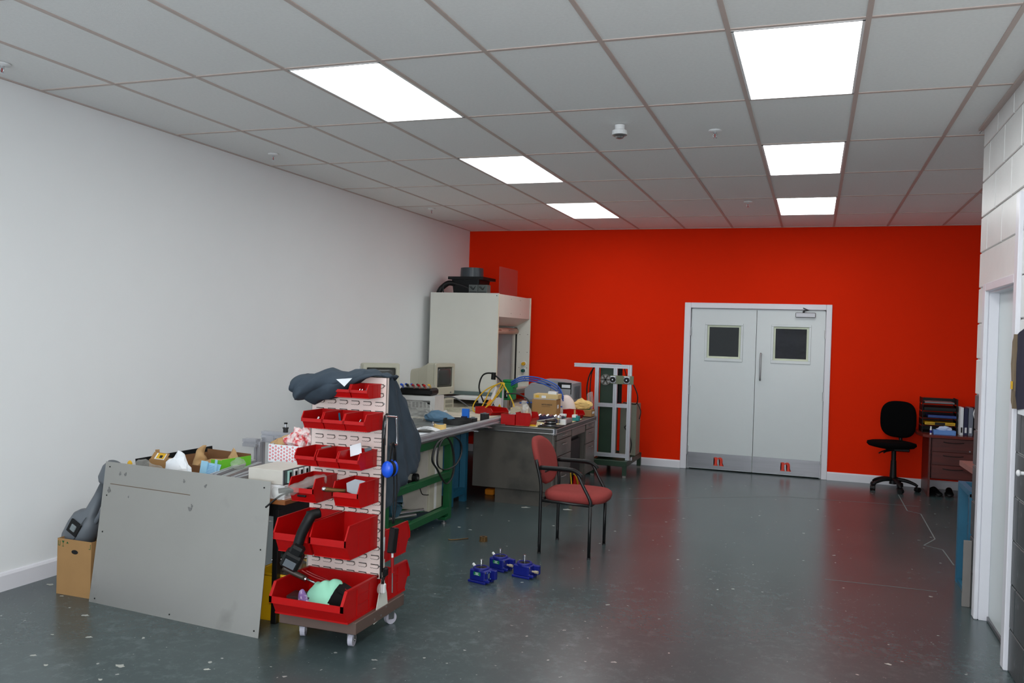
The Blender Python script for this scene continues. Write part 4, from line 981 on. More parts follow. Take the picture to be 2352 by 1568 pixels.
for x, y in ((-4.1, 3.88), (-4.1, 6.9), (-2.87, 6.9), (-2.87, 3.88)): P('leg', bx((x-.025, y-.025, 0), (x+.025, y+.025, .75)), M_skirt, t)
P('apron', bx((-4.1, 3.81, .67), (-2.82, 3.83, .75)), M_blackm, t); P('apron', bx((-2.83, 3.83, .67), (-2.81, 6.98, .75)), M_blackm, t)

# machinery on and under the green bench
t = thing('control_cabinet', 'beige control cabinet standing inside the green bench frame', 'cabinet', (-2.8, 2.5, .14))
P('cabinet_body', bx((-2.97, 2.50, .141), (-2.595, 2.76, .69), bev=.003), M_crt, t); P('door', bx((-2.96, 2.487, .15), (-2.61, 2.50, .685), bev=.002), mat('cabinet_door_beige', (186, 180, 170), .5), t)
P('edge_strip', bx((-2.600, 2.60, .15), (-2.592, 2.64, .685)), M_whitep, t)
bm = B(); tube(bm, [(-2.68, 2.48, .36), (-2.64, 2.45, .30), (-2.60, 2.44, .295), (-2.57, 2.43, .30)], .004); P('cable_end', bm, M_black, t)
t = thing('blue_grinder_wheel', 'blue disc wheel with steel shaft low in the green bench', 'wheel', (-2.6, 1.95, .3))
bm = B(); cyl(bm, (-2.66, 1.92, .31), (-2.60, 1.92, .31), .105, seg=32); P('disc', bm, mat('dusty_blue_disc', (50, 90, 110), .5), t)
bm = B(); cyl(bm, (-2.60, 1.92, .31), (-2.545, 1.92, .31), .018); P('shaft', bm, M_chrome, t)
bm = B(); box(bm, (-2.78, 1.80, .22), (-2.66, 2.05, .40), bev=.02); box(bm, (-2.74, 1.85, .145), (-2.7, 2.0, .22)); P('motor', bm, mat('dusty_blue_disc', (50, 90, 110), .5), t)
P('mount_plate', bx((-2.82, 1.66, .141), (-2.56, 2.10, .15)), M_green, t)
bm = B(); cyl(bm, (-2.78, 2.06, .175), (-2.60, 2.40, .175), .018); single('steel_roller', bm, M_chrome, 'shiny steel roller lying on the lower rail of the green bench', 'roller')
bm = B(); cyl(bm, (-2.74, 1.9, .17), (-2.58, 2.22, .17), .013); single('clear_tube', bm, M_steel, 'thin steel tube beside the roller in the green bench', 'tube')
t = thing('small_motor', 'small black motor with a wheel on the middle shelf of the green bench', 'motor', (-2.6, 2.22, .41))
bm = B(); box(bm, (-2.80, 2.14, .411), (-2.60, 2.22, .45), bev=.006); box(bm, (-2.63, 2.15, .411), (-2.575, 2.25, .435), bev=.004); P('body', bm, M_black, t)
bm = B(); cyl(bm, (-2.60, 2.20, .475), (-2.565, 2.20, .475), .036, seg=24); P('pulley', bm, M_black, t); bm = B(); cyl(bm, (-2.566, 2.20, .475), (-2.558, 2.20, .475), .012); P('hub', bm, M_steel, t)
bm = B(); tube(bm, [(-2.60, 2.08, .412), (-2.60, 2.09, .50), (-2.60, 2.15, .60), (-2.60, 2.25, .655), (-2.60, 2.36, .66)], .006); single('white_hose', bm, M_whitep, 'thin white hose bowing up inside the green bench', 'hose')
bm = B(); tube(bm, [(-2.47, 2.47, .775), (-2.47, 2.33, .73), (-2.47, 2.27, .62), (-2.47, 2.37, .53), (-2.47, 2.48, .43), (-2.47, 2.57, .38), (-2.47, 2.68, .42), (-2.47, 2.72, .52), (-2.47, 2.68, .66), (-2.47, 2.58, .76)], .011, closed=True, flat=.45); tube(bm, [(-2.458, 2.46, .775), (-2.458, 2.36, .70), (-2.458, 2.35, .57), (-2.458, 2.50, .51), (-2.458, 2.72, .52), (-2.458, 2.84, .60), (-2.458, 2.82, .70), (-2.458, 2.66, .77)], .009, closed=True, flat=.45)
single('drive_belt', bm, M_rubber, 'black drive belts looped over the end of the long aluminium rail', 'belt')
t = thing('long_rail', 'long aluminium extrusion lying along the bench edge toward the grey desk', 'rail', (-2.50, 3.0, BZ))
bm = B(); aluprof(bm, (-2.52, 1.70, BZ+.0235), (-2.52, 4.50, BZ+.0235), .06, .045); P('extrusion', bm, M_alu, t)
for y in (3.1, 3.45, 3.8, 4.15): 
    bm = B(); prism(bm, [(-2.50, y-.02), (-2.44, y-.02), (-2.405, y+.0), (-2.44, y+.03), (-2.50, y+.03)], BZ-.009, BZ-.001, 'z'); P('bracket', bm, M_chrome, t)

# on the benches
def sheetq(x, y, z, w_, l_, rz, tilt=0, th=.001, bow=0):
    bm = B(); n = 8; M = Matrix.Translation((x, y, z)) @ Matrix.Rotation(R(rz), 4, 'Z') @ Matrix.Rotation(R(tilt), 4, 'Y')
    rows = [[bm.verts.new(M @ Vector((-w_/2+w_*i/n, j*l_-l_/2, bow*math.sin(math.pi*i/n)+k*th))) for i in range(n+1)] for j in (0, 1) for k in (0, 1)]
    a0, a1, b0, b1 = rows
    for i in range(n):
        bm.faces.new((a0[i], a0[i+1], b0[i+1], b0[i])); bm.faces.new((a1[i], b1[i], b1[i+1], a1[i+1]))
        bm.faces.new((a0[i], a1[i], a1[i+1], a0[i+1])); bm.faces.new((b0[i], b0[i+1], b1[i+1], b1[i]))
    bm.faces.new((a0[0], b0[0], b1[0], a1[0])); bm.faces.new((a0[n], a1[n], b1[n], b0[n])); return bm
t = thing('curled_paper', 'curled white printed sheets at the edge of the grey bench top', 'paper', (-2.72, 2.72, BZ))
P('sheet', sheetq(-2.76, 2.76, BZ+.003, .26, .20, 20, 0, .001, .035), M_paper, t); P('sheet', sheetq(-2.68, 2.60, BZ+.001, .24, .19, 5), M_paper, t)
bm = B(); Mq = Matrix.Translation((-2.76, 2.76, BZ+.0385)) @ Matrix.Rotation(R(20), 4, 'Z'); box(bm, (-.05, -.08, 0), (.05, -.07, .0008), M=Mq); box(bm, (-.05, .0, 0), (.02, .004, .0008), M=Mq); box(bm, (-.05, .02, 0), (.03, .024, .0008), M=Mq)
P('print', bm, M_ink, t)
single('paper_sheet', sheetq(-2.68, 3.02, BZ+.001, .20, .30, -25), M_paper, 'flat white sheet beside the parcel tape on the grey bench', 'paper')
t = thing('parcel_tape', 'roll of brown and blue parcel tape on the grey bench top', 'tape', (-2.73, 2.98, BZ))
bm = B(); cyl(bm, (-2.73, 2.98, BZ), (-2.73, 2.98, BZ+.05), .055, seg=28); P('roll', bm, M_buff, t); bm = B(); cyl(bm, (-2.73, 2.98, BZ+.05), (-2.73, 2.98, BZ+.052), .038, seg=24); P('core', bm, M_denim, t)
bm = B(); cyl(bm, (-2.83, 3.05, BZ), (-2.83, 3.05, BZ+.035), .022); cyl(bm, (-2.83, 3.05, BZ+.035), (-2.83, 3.05, BZ+.06), .009); single('chrome_fitting', bm, M_chrome, 'small chrome fitting left of the parcel tape', 'fitting')
bm = B()
n = 40; rings = []
for k in range(n):
    a = k*2*math.pi/n; rr_ = .132; e = Vector((math.cos(a)*rr_*1.0, math.sin(a)*rr_*1.15, 0)); u = e.normalized()
    rings.append([Vector((-2.79, 3.52, 0))+e+u*q+Vector((0, 0, BZ+z)) for q, z in ((-.004, 0), (.004, 0), (.004, .05), (-.004, .05))])
vr = [[bm.verts.new(p) for p in r] for r in rings]
for i in range(n):
    A, C = vr[i], vr[(i+1) % n]
    for k in range(4): bm.faces.new((A[k], A[(k+1) % 4], C[(k+1) % 4], C[k]))
single('timing_belt', bm, M_rubber, 'wide black rubber timing belt ring lying on the bench', 'belt')
single('blue_rag', crumple((-3.04, 3.62, BZ), (.15, .10, .06), 71, .3), M_denim, 'crumpled grey blue rag on the bench behind the timing belt', 'rag')
t = thing('blue_card_box', 'bright blue card standing upright on the bench', 'card', (-2.80, 3.78, BZ))
P('card', bx((-2.835, 3.725, BZ+.03), (-2.765, 3.755, BZ+.13)), M_bluebin, t); P('base', bx((-2.84, 3.71, BZ), (-2.755, 3.77, BZ+.03)), M_paper, t); P('dark_front', bx((-2.82, 3.67, BZ), (-2.77, 3.708, BZ+.06)), M_navy, t)
for x, y, r, h_, zz, l in ((-2.68, 3.64, .042, .055, BZ, 'lower black toothed pulley beside the long rail'), (-2.66, 3.90, .045, .095, .7575+.006, 'taller black toothed pulley nearer the red bins')):
    t = thing('toothed_pulley', l, 'pulley', (x, y, zz), 0, 'black pulleys on the bench')
    bm = B()
    pts = [(x+math.cos(a)*(r if k % 2 else r*.95), y+math.sin(a)*(r if k % 2 else r*.95)) for k, a in [(k, k*math.pi/24) for k in range(48)]]
    prism(bm, pts, zz, zz+h_, 'z'); P('teeth', bm, M_rubber, t); bm = B(); cyl(bm, (x, y, zz+h_), (x, y, zz+h_+.002), r*1.05, seg=28); cyl(bm, (x, y, zz+h_), (x, y, zz+h_+.01), r*.4); P('flange', bm, M_grey, t)
single('clear_bags', crumple((-3.35, 3.62, BZ), (.22, .14, .13), 77, .35, 4), M_clear, 'heap of crumpled clear bags in front of the steel rack box', 'plastic bags')
# steel rack box with black tray of drivers on it
t = thing('rack_box', 'light grey steel box with a row of vent holes on the bench', 'instrument', (-3.33, 4.1, BZ))
Mr = Matrix.Translation((-3.45, 3.98, BZ)) @ Matrix.Rotation(R(6), 4, 'Z')
bm = B(); box(bm, (-.22, -.08, .20), (.22, .22, .215), M=Mr); box(bm, (-.22, -.08, 0), (-.17, -.06, .2), M=Mr); box(bm, (.17, -.08, 0), (.22, -.06, .2), M=Mr); box(bm, (-.17, -.08, .17), (.17, -.065, .2), M=Mr); box(bm, (-.22, -.06, 0), (-.21, .22, .2), M=Mr); box(bm, (.21, -.06, 0), (.22, .22, .2), M=Mr)
P('case', bm, mat('light_grey_steel', (196, 196, 194), .45), t); P('inner_panel', bx((-.17, -.05, .0), (.17, -.04, .17), M=Mr), mat('grey_shade_panel', (130, 130, 128), .6), t)
for k in range(8): P('vent_hole', bx((-.155+k*.041, -.055, .095), (-.13+k*.041, -.0495, .15), M=Mr), M_slot, t)
t = thing('driver_tray', 'black tray of coloured screwdriver handles on the steel rack box', 'tool tray', (-3.42, 4.05, BZ+.215))
P('tray', bx((-.19, -.04, .216), (.17, .20, .29), bev=.02, M=Mr), M_black, t); P('rack', bx((-.16, -.05, .29), (.15, .12, .325), bev=.006, M=Mr), M_clear, t)
for k, (cc, nm) in enumerate(((M_ppe, 'blue'), (M_ppe, 'b'), (M_black, 'k'), (M_ppe, 'b'), (M_reddark, 'r'), (M_black, 'k'), (M_red, 'r'), (M_black, 'k'), (M_red, 'r'), (M_yellow, 'y'))):
    bm = B(); q = Mr @ Vector((-.15+k*.031, -.02+.06*(k % 2), .29)); tube(bm, [q, q+Vector((.0, -.02, .028)), q+Vector((.004, -.06, .036))], .012, sm=2); P('driver_handle', bm, cc, t)
# CRT monitors
def crt(name, label, loc, rz, dark=False):
    t = thing(name, label, 'monitor', loc, rz, 'beige CRT monitors', local=True)   # local: x = out of the screen
    L_ = lambda w_, h_, r, x, dz=0: [Vector((x, p.x, p.y+dz)) for p in rrect(w_, h_, r, 4)]
    bm = B(); loft(bm, [L_(.37, .355, .02, 0, .215), L_(.37, .355, .02, -.02, .215), L_(.365, .35, .02, -.09, .215), L_(.34, .33, .03, -.13, .21), L_(.27, .25, .03, -.25, .205), L_(.25, .23, .04, -.37, .195), L_(.22, .20, .04, -.385, .195)]); P('housing', bm, M_crt, t)
    bm = B(); loft(bm, [L_(.36, .345, .02, 0, .215), L_(.37, .355, .02, .012, .215), L_(.36, .345, .02, .03, .215), L_(.30, .235, .012, .03, .235), L_(.285, .22, .012, .018, .235)]); bz = P('bezel', bm, M_crt, t)
    bm = B(); loft(bm, [L_(.285, .22, .012, .0185, .235), L_(.22, .16, .05, .024, .235), L_(.1, .07, .03, .026, .235)], smooth=True); P('screen', bm, M_screen, t)
    bm = B(); sph(bm, (-.13, 0, .02), .11, (1, 1, .3)); box(bm, (-.22, -.11, 0), (-.02, .11, .02), bev=.008); P('stand', bm, M_crt, t)
    P('button', bx((.03, .10, .055), (.034, .12, .067)), M_grey, bz)
    return t
t = thing('desktop_computer', 'beige desktop computer lying flat under the monitor', 'computer', (-3.67, 4.75, BZ), R(-12), local=True)
P('case', bx((-.21, -.19, 0), (.19, .19, .135), bev=.004), M_crt, t); P('front_panel', bx((.19, -.19, 0), (.205, .19, .135), bev=.004), M_crt, t)
P('drive_slot', bx((.205, .03, .08), (.208, .16, .115)), mat('drive_grey', (140, 138, 124), .5), t); P('drive_slot', bx((.205, .03, .035), (.208, .16, .065)), mat('drive_grey', (140, 138, 124), .5), t); P('button', bx((.205, -.10, .07), (.209, -.085, .085)), M_grey, t); P('button', bx((.205, -.03, .07), (.209, -.02, .08)), M_grey, t)
crt('crt_monitor', 'beige CRT monitor on the desktop computer in front of the fume cupboard', (-3.52, 4.78, BZ+.136), R(-12))
t = thing('instrument_case', 'dark case carrying the monitor half hidden by the overalls', 'case', (-3.72, 3.45, BZ)); P('case_body', bx((-3.90, 3.28, BZ), (-3.52, 3.62, BZ+.165), bev=.01), M_black, t)
P('handle', bx((-3.76, 3.268, BZ+.04), (-3.66, 3.28, BZ+.06), bev=.004), M_grey, t)
c2 = crt('crt_monitor', 'beige CRT monitor rising behind the overalls', (-3.56, 3.38, BZ+.166), R(-48))
single('monitor_sticker', bx((-.0, -.02, -.02), (.001, .02, .02), M=Matrix.Translation((-3.775, 3.355, BZ+.50)) @ Matrix.Rotation(R(-135), 4, 'Z')), M_paper, 'small white sticker on the side of the left monitor', 'sticker')
# keyboard
t = thing('keyboard', 'beige computer keyboard on the laminate bench top', 'keyboard', (-3.26, 4.80, BZ), R(-14), local=True)
bm = B(); prism(bm, [(-.08, 0), (.09, 0), (.09, .016), (-.08, .035)], -.22, .22, 'y'); P('case', bm, M_crt, t)
bm = B()
for r in range(5):
    for k in range(20):
        if k == 14: continue
        x = .062-r*.027; box(bm, (x-.009, -.205+k*.0205, .016+.0027*r), (x+.009, -.205+k*.0205+.017, .028+.0027*r))
o = P('keys', bm, M_crt, t); o['kind'] = 'stuff'
single('cable_bundle', (lambda b_: (tube(b_, [(-3.95, 4.6, BZ+.14), (-3.7, 4.55, BZ+.148), (-3.5, 4.58, BZ+.145), (-3.44, 4.9, BZ+.14), (-3.30, 5.1, BZ+.008)], .007), tube(b_, [(-3.9, 4.66, BZ+.145), (-3.6, 4.6, BZ+.15), (-3.46, 4.7, BZ+.145)], .006), b_)[2])(B()), M_grey, 'grey cable draped over the desktop computer', 'cable')
single('folded_paper', sheetq(-3.36, 4.36, BZ+.012, .16, .13, 30, -14), M_paper, 'white paper corner propped on the laminate bench', 'paper')
single('large_sheet', sheetq(-3.12, 4.55, BZ+.002, .5, .5, 12), M_benchc, 'large cream sheet lying on the laminate bench', 'paper')

# fume cupboard --------------------------------------------------------
HX0, HX1, HY0, HY1, HZ0, HZ1 = -4.10, -3.20, 5.62, 6.87, .945, 2.15
t = thing('fume_cupboard', 'tall cream laminate fume cupboard standing on the bench in the corner', 'cabinet', (-3.65, 6.2, HZ0))
P('side_panel', bx((HX0, HY0, HZ0), (HX1+.005, HY0+.018, HZ1)), M_hood, t); P('side_panel', bx((HX0, HY1-.018, HZ0), (HX1+.005, HY1, HZ1)), M_hood, t)
P('back_panel', bx((HX0, HY0+.018, HZ0), (HX0+.018, HY1-.018, HZ1)), M_hood, t); P('top_panel', bx((HX0, HY0+.018, HZ1-.03), (HX1-.05, HY1-.018, HZ1-.012)), M_hood, t); P('base_panel', bx((HX0, HY0+.018, HZ0), (HX1, HY1-.018, HZ0+.02)), M_hood, t)
P('valance', bx((HX1-.02, HY0+.018, 1.868), (HX1-.002, HY1-.018, HZ1-.006)), M_hood, t)
bm = B(); prism(bm, [(HX1-.002, 1.868), (HX1-.02, 1.868), (HX1-.20, 1.765), (HX1-.18, 1.765)], HY0+.018, HY1-.018, 'y'); P('sloped_hood', bm, M_hood, t)
SX = HX1-.18
P('edge_strip', bx((HX1+.005, HY0-.002, HZ0), (HX1+.009, HY0+.019, HZ1)), M_hoodedge, t); P('edge_strip', bx((HX1+.005, HY1-.019, HZ0), (HX1+.009, HY1+.002, HZ1)), M_hoodedge, t)
P('sash', bx((SX-.02, 5.66, .97), (SX-.014, 6.80, 1.66)), M_perspex, t); bm = B(); cyl(bm, (SX-.01, 5.645, 1.70), (SX-.01, 6.845, 1.70), .042, seg=20); P('sash_rail', bm, mat('tan_sash_rail', (206, 178, 158), .5), t, smooth=True)
for y in (5.95, 6.45): P('sash_clip', bx((SX+.028, y, 1.705), (SX+.04, y+.2, 1.713)), M_steel, t)
P('sash_gap', bx((SX-.03, 6.835, .99), (SX+.006, 6.852, 1.75)), M_slot, t); P('inner_frame', bx((SX-.04, 6.79, .965), (SX-.01, 6.834, 1.66)), M_hood, t)
P('inner_wall', bx((HX0+.05, 6.835, HZ0+.02), (SX-.045, 6.851, 1.75)), mat('grey_liner', (206, 208, 214), .5), t)
CY = HY1-.018
for z, x, m_, nm in ((1.266, -3.262, M_yellow, 'yellow valve knob'), (1.172, -3.266, mat('green_knob', (10, 74, 66), .4), 'green valve knob')):
    bm = B(); cyl(bm, (x, CY, z), (x, CY-.012, z), .036, seg=24); d = P('dial', bm, M_paper, t)
    bm = B(); cyl(bm, (x, CY-.012, z), (x, CY-.055, z-.0), .027, .022, seg=12); P('knob', bm, m_, d, label=nm)
P('socket_plate', bx((-3.345, CY-.012, 1.03), (-3.21, CY-.0, 1.105), bev=.004), M_whitep, t)
for x in (-3.315, -3.24):
    bm = B()
    for a, b_ in ((0, .018), (-.014, -.008), (.014, -.008)): box(bm, (x+a-.004, CY-.0135, 1.062+b_-.004), (x+a+.004, CY-.0115, 1.062+b_+.004))
    P('socket_holes', bm, M_slot, t)
bm = B()
for y, z in ((6.1, 2.10), (6.45, 2.10), (6.1, 1.92), (6.45, 1.92)): cyl(bm, (HX1-.003, y, z), (HX1-.0005, y, z), .005, seg=8)
for x, z in ((-3.334, 1.658), (-3.223, 1.661), (-3.334, 1.42), (-3.223, 1.42), (-3.334, 1.21), (-3.223, 1.21)): cyl(bm, (x, CY-.002, z), (x, CY, z), .005, seg=8)
cyl(bm, (HX1-.02, HY0-.001, 2.12), (HX1-.02, HY0+.01, 2.12), .006, seg=8); cyl(bm, (HX1-.55, HY0-.001, 1.0), (HX1-.55, HY0+.01, 1.0), .006, seg=8)
o = P('screw_heads', bm, M_slot, t); o['kind'] = 'stuff'
# stand under it
t = thing('cupboard_stand', 'grey and white steel stand under the fume cupboard', 'stand', (-3.6, 6.2, BZ))
P('plinth', bx((-4.1, 5.58, .90), (-3.12, 6.9, .944)), M_teald, t)
bm = B(); box(bm, (-3.62, 5.20, .875), (-3.20, 5.56, .90)); P('shelf', bm, M_whitep, t)
P('leg', bx((-3.25, 5.20, BZ), (-3.20, 5.24, .875)), M_whitep, t); P('leg', bx((-3.62, 5.20, BZ), (-3.59, 5.24, .875)), M_whitep, t); P('leg', bx((-3.25, 5.52, BZ), (-3.20, 5.56, .875)), M_whitep, t); P('leg', bx((-3.16, 6.84, BZ), (-3.12, 6.88, .90)), M_whitep, t); P('leg', bx((-4.1, 5.6, BZ), (-4.06, 5.64, .90)), M_whitep, t); P('leg', bx((-3.16, 5.6, BZ), (-3.12, 5.64, .90)), M_whitep, t)
# fan on top
t = thing('extractor_fan', 'black extractor fan with round grey duct collar on the fume cupboard', 'fan', (-3.74, 6.05, HZ1-.012))
bm = B(); loft(bm, [rrect(.34, .34, .02, 3, z=0), rrect(.38, .38, .02, 3, z=.19)], M=Matrix.Translation((-3.74, 6.05, HZ1-.011))); P('housing', bm, M_black, t)
P('flange', bx((-3.97, 5.84, HZ1+.18), (-3.49, 6.28, HZ1+.215)), M_black, t)
bm = B(); cyl(bm, (-3.73, 6.05, HZ1+.215), (-3.73, 6.05, HZ1+.335), .15, .145, seg=36); P('duct_collar', bm, mat('grey_pvc_collar', (58, 66, 72), .3), t, smooth=False)
bm = B(); cyl(bm, (-3.73, 6.05, HZ1+.335), (-3.73, 6.05, HZ1+.337), .13, seg=32); P('duct_mouth', bm, M_slot, t)
bm = B(); tube(bm, [(-3.88, 5.90, HZ1+.12), (-3.96, 5.84, HZ1+.13), (-4.04, 5.80, HZ1+.06), (-4.07, 5.79, HZ1-.004)], .034, seg=12); P('hose', bm, M_black, t)
bm = B(); tube(bm, [(-3.60, 5.83, HZ1+.02), (-3.70, 5.78, HZ1+.08), (-3.88, 5.76, HZ1+.125), (-3.99, 5.76, HZ1+.10), (-3.99, 5.76, HZ1+.0)], .008); P('cable', bm, M_rubber, t)
t = thing('grey_vent_blocks', 'dark grey square vent box on the front of the fume cupboard top', 'vent', (-3.52, 5.8, HZ1-.012))
for x0 in (-3.625, -3.50):
    P('vent_block', bx((x0, 5.70, HZ1-.0115), (x0+.12, 5.82, HZ1+.105), bev=.004), mat('vent_grey', (84, 90, 88), .6), t)
    bm = B(); tube(bm, [(x0+.015, 5.698, HZ1+.08), (x0+.06, 5.698, HZ1+.04), (x0+.075, 5.698, HZ1+.07)], .003, sm=0); tube(bm, [(x0+.03, 5.698, HZ1+.085), (x0+.07, 5.698, HZ1+.045), (x0+.09, 5.698, HZ1+.085)], .003, sm=0); tube(bm, [(x0+.01, 5.698, HZ1+.015), (x0+.11, 5.698, HZ1+.015)], .003, sm=0)
    P('cast_rib', bm, M_black, t)
single('acrylic_sheet', bx((-3.355, 6.04, HZ1-.011), (-3.345, 6.72, HZ1+.36)), M_perspex, 'clear acrylic sheet standing on top of the fume cupboard', 'acrylic sheet')
bm = B(); tube(bm, [(-3.42, 5.92, HZ1-.008), (-3.44, 5.91, HZ1+.025), (-3.46, 5.91, HZ1+.035)], .012, sm=3); single('black_clip', bm, M_black, 'small black handle on the fume cupboard top', 'clip')
# things between: wires under the hood, red tray, drill, plate
single('dark_parts', crumple((-3.08, 5.15, BZ), (.22, .14, .05), 83, .4), M_black, 'heap of dark small parts on the laminate bench under the stand', 'parts')
t = put_bin(-3.0, 4.72, BZ, .22, .30, .075, 'flat red bin lying at the laminate bench edge behind the pulleys', R(60), 'red bins on the benches')
t = thing('warning_plate', 'white plate with a blue and a yellow warning triangle', 'warning plate', (-2.93, 4.94, BZ), R(-8), local=True)
P('plate', bx((-.095, -.004, .0), (.085, .004, .16), bev=.002), M_whitep, t)
for x, m_ in ((-.035, M_navy), (.045, M_yellow)):
    bm = B(); prism(bm, [(x-.036, .035), (x+.036, .035), (x, .095)], -.006, -.0042, 'y'); tr_ = P('triangle', bm, m_, t)
    bm = B(); box(bm, (x-.003, -.0072, .048), (x+.003, -.0062, .072)); P('exclamation_mark', bm, M_ink if m_ is M_yellow else M_paper, tr_)
bm = B(); cyl(bm, (-2.825, 4.86, BZ), (-2.825, 4.86, BZ+.30), .011); single('upright_rod', bm, M_alu, 'thin upright aluminium rod beside the green machine', 'rod')
t = thing('green_machine', 'green enamelled pump body with chrome nose among the cables', 'machine', (-2.86, 5.1, BZ))
Mg = Matrix.Translation((-2.86, 5.12, BZ))
bm = B(); box(bm, (-.075, -.06, .13), (.075, .09, .33), bev=.012, M=Mg); box(bm, (-.05, -.05, .33), (.055, .06, .36), bev=.008, M=Mg); box(bm, (.06, -.05, .27), (.10, .06, .33), bev=.008, M=Mg); P('housing', bm, mat('emerald_enamel', (12, 126, 62), .35), t)
P('black_inset', bx((-.02, -.064, .15), (.02, -.058, .24), M=Mg), M_black, t); P('white_strip', bx((.008, -.067, .17), (.016, -.0635, .23), M=Mg), M_paper, t)
bm = B(); cyl(bm, Mg @ Vector((0, 0, 0)), Mg @ Vector((0, 0, .13)), .055, .06, seg=20); P('chrome_nose', bm, M_chrome, t)
single('wooden_block', bx((-2.80, 4.90, BZ), (-2.62, 5.0, BZ+.05), M=None), M_card, 'wooden block at the foot of the green machine', 'block') if False else None
bm = B(); tube(bm, [(-2.93, 4.85, BZ+.30), (-3.05, 4.82, BZ+.22), (-3.14, 4.78, BZ+.08), (-3.10, 4.72, BZ+.01), (-2.98, 4.74, BZ+.06), (-2.88, 4.80, BZ+.18), (-2.80, 4.83, BZ+.33)], (.007), closed=True); tube(bm, [(-2.82, 4.8, BZ+.34), (-2.94, 4.8, BZ+.27), (-3.0, 4.78, BZ+.14), (-3.03, 4.76, BZ+.05), (-2.93, 4.78, BZ+.12), (-2.85, 4.8, BZ+.26)], (.007), closed=True); tube(bm, [(-2.82, 4.82, BZ+.34), (-2.72, 4.80, BZ+.20), (-2.66, 4.78, BZ+.08), (-2.68, 4.76, BZ-.01)], (.007))
single('yellow_cable', bm, M_yellowc, 'coiled yellow cable hanging in front of the green machine', 'cable')
bm = B(); cyl(bm, (-2.97, 4.9, BZ+.12), (-2.93, 4.92, BZ+.28), .03, .014); single('white_nozzle', bm, M_whitep, 'white conical nozzle inside the yellow cable coil', 'nozzle')
bm = B(); cyl(bm, (-2.985, 4.84, BZ+.08), (-2.955, 4.85, BZ+.14), .028, .02); single('orange_plug', bm, M_orange, 'orange plug at the end of the yellow cable', 'plug')
bm = B(); tube(bm, [(-3.10, 4.98, BZ+.10), (-3.16, 4.98, BZ+.26), (-3.12, 4.98, BZ+.40), (-3.02, 4.98, BZ+.43), (-2.93, 4.98, BZ+.38), (-2.88, 4.98, BZ+.33)], .009); cyl(bm, (-2.99, 4.98, BZ+.36), (-2.985, 4.98, BZ+.44), .026)
single('black_cable_loop', bm, M_black, 'black cable loop with plug rising above the yellow cable', 'cable')
bm = B()
for k in range(3): tube(bm, [(-2.80, 5.05, BZ+.30+.02*k), (-2.66, 5.05, BZ+.36+.022*k), (-2.45, 5.05, BZ+.345+.025*k), (-2.25, 5.05, BZ+.26+.03*k), (-2.17, 5.02, BZ+.16+.02*k)], .008)
single('blue_hose', bm, M_bluec, 'blue air hose arching from the green machine over the desk', 'hose')
bm = B(); tube(bm, [(-2.16, 4.95, BZ+.10), (-2.45, 4.92, BZ+.13), (-2.64, 4.90, BZ+.12)], .008); single('blue_hose', bm, M_bluec, 'short blue hose behind the clear bag on the desk', 'hose')
bm = B(); tube(bm, [(-2.70, 4.60, BZ+.235), (-2.56, 4.60, BZ+.24), (-2.45, 4.60, BZ+.19), (-2.41, 4.60, BZ+.10), (-2.45, 4.60, BZ+.03)], .013, flat=.6); single('black_strap', bm, M_rubber, 'black rubber strap arching beside the brown carton', 'strap')
# printer on a low cabinet
t = thing('grey_cabinet', 'grey cabinet mostly hidden behind the desk under the printer', 'cabinet', (-2.5, 5.8, 0))
P('cabinet_body', bx((-2.79, 5.46, 0), (-2.20, 5.92, .875), bev=.004), M_desk, t)
t = thing('printer', 'large grey printer behind the desk with a black side panel', 'printer', (-2.5, 5.7, .876))
bm = B(); prism(bm, [(-2.78, .90), (-2.78, 1.02), (-2.70, 1.095), (-2.48, 1.07), (-2.47, 1.04), (-2.47, .90)], 5.48, 5.90, 'y'); P('paper_tray', bm, M_printer, t)
bm = B(); prism(bm, [(-2.47, .876), (-2.47, 1.085), (-2.66, 1.10), (-2.60, 1.135), (-2.40, 1.135), (-2.21, 1.105), (-2.20, .876)], 5.52, 5.92, 'y'); P('printer_body', bm, M_printer, t)
P('foot', bx((-2.76, 5.5, .876), (-2.48, 5.88, .90)), M_printer, t)
P('black_panel', bx((-2.385, 5.516, .98), (-2.22, 5.521, 1.115)), M_black, t); P('grey_door', bx((-2.38, 5.513, .885), (-2.23, 5.52, 1.04), bev=.002), M_printer, t); P('white_label', bx((-2.335, 5.511, 1.055), (-2.235, 5.517, 1.09)), M_paper, t)
bm = B()
for k in range(4): box(bm, (-2.2, 5.6+k*.06, .92), (-2.195, 5.63+k*.06, 1.07))
P('vent', bm, M_grey, t)

# ================================================================== STEEL DESK
DKX0, DKX1, DKY0, DKY1 = -2.735, -1.895, 3.80, 5.40
t = thing('steel_desk', 'worn grey steel pedestal desk with rounded chrome edged top and cluttered surface', 'desk', (-2.3, 4.6, 0))
bm = B(); prism(bm, [(p.x+(DKX0+DKX1)/2, p.y+(DKY0+DKY1)/2) for p in rrect(DKX1-DKX0+.03, DKY1-DKY0+.03, .03, 5)], .722, .757, 'z'); P('desktop', bm, M_desktop, t)
bm = B(); tube(bm, [Vector((p.x+(DKX0+DKX1)/2, p.y+(DKY0+DKY1)/2, .715)) for p in rrect(DKX1-DKX0+.035, DKY1-DKY0+.035, .035, 5)], .006, closed=True, sm=0); tube(bm, [Vector((p.x+(DKX0+DKX1)/2, p.y+(DKY0+DKY1)/2, .758)) for p in rrect(DKX1-DKX0+.03, DKY1-DKY0+.03, .032, 5)], .005, closed=True, sm=0); P('chrome_edge', bm, M_steel, t)
bm = B(); cyl(bm, (DKX1-.012, DKY0+.012, .705), (DKX1-.012, DKY0+.012, .765), .03, seg=20); P('corner_cap', bm, M_chrome, t)
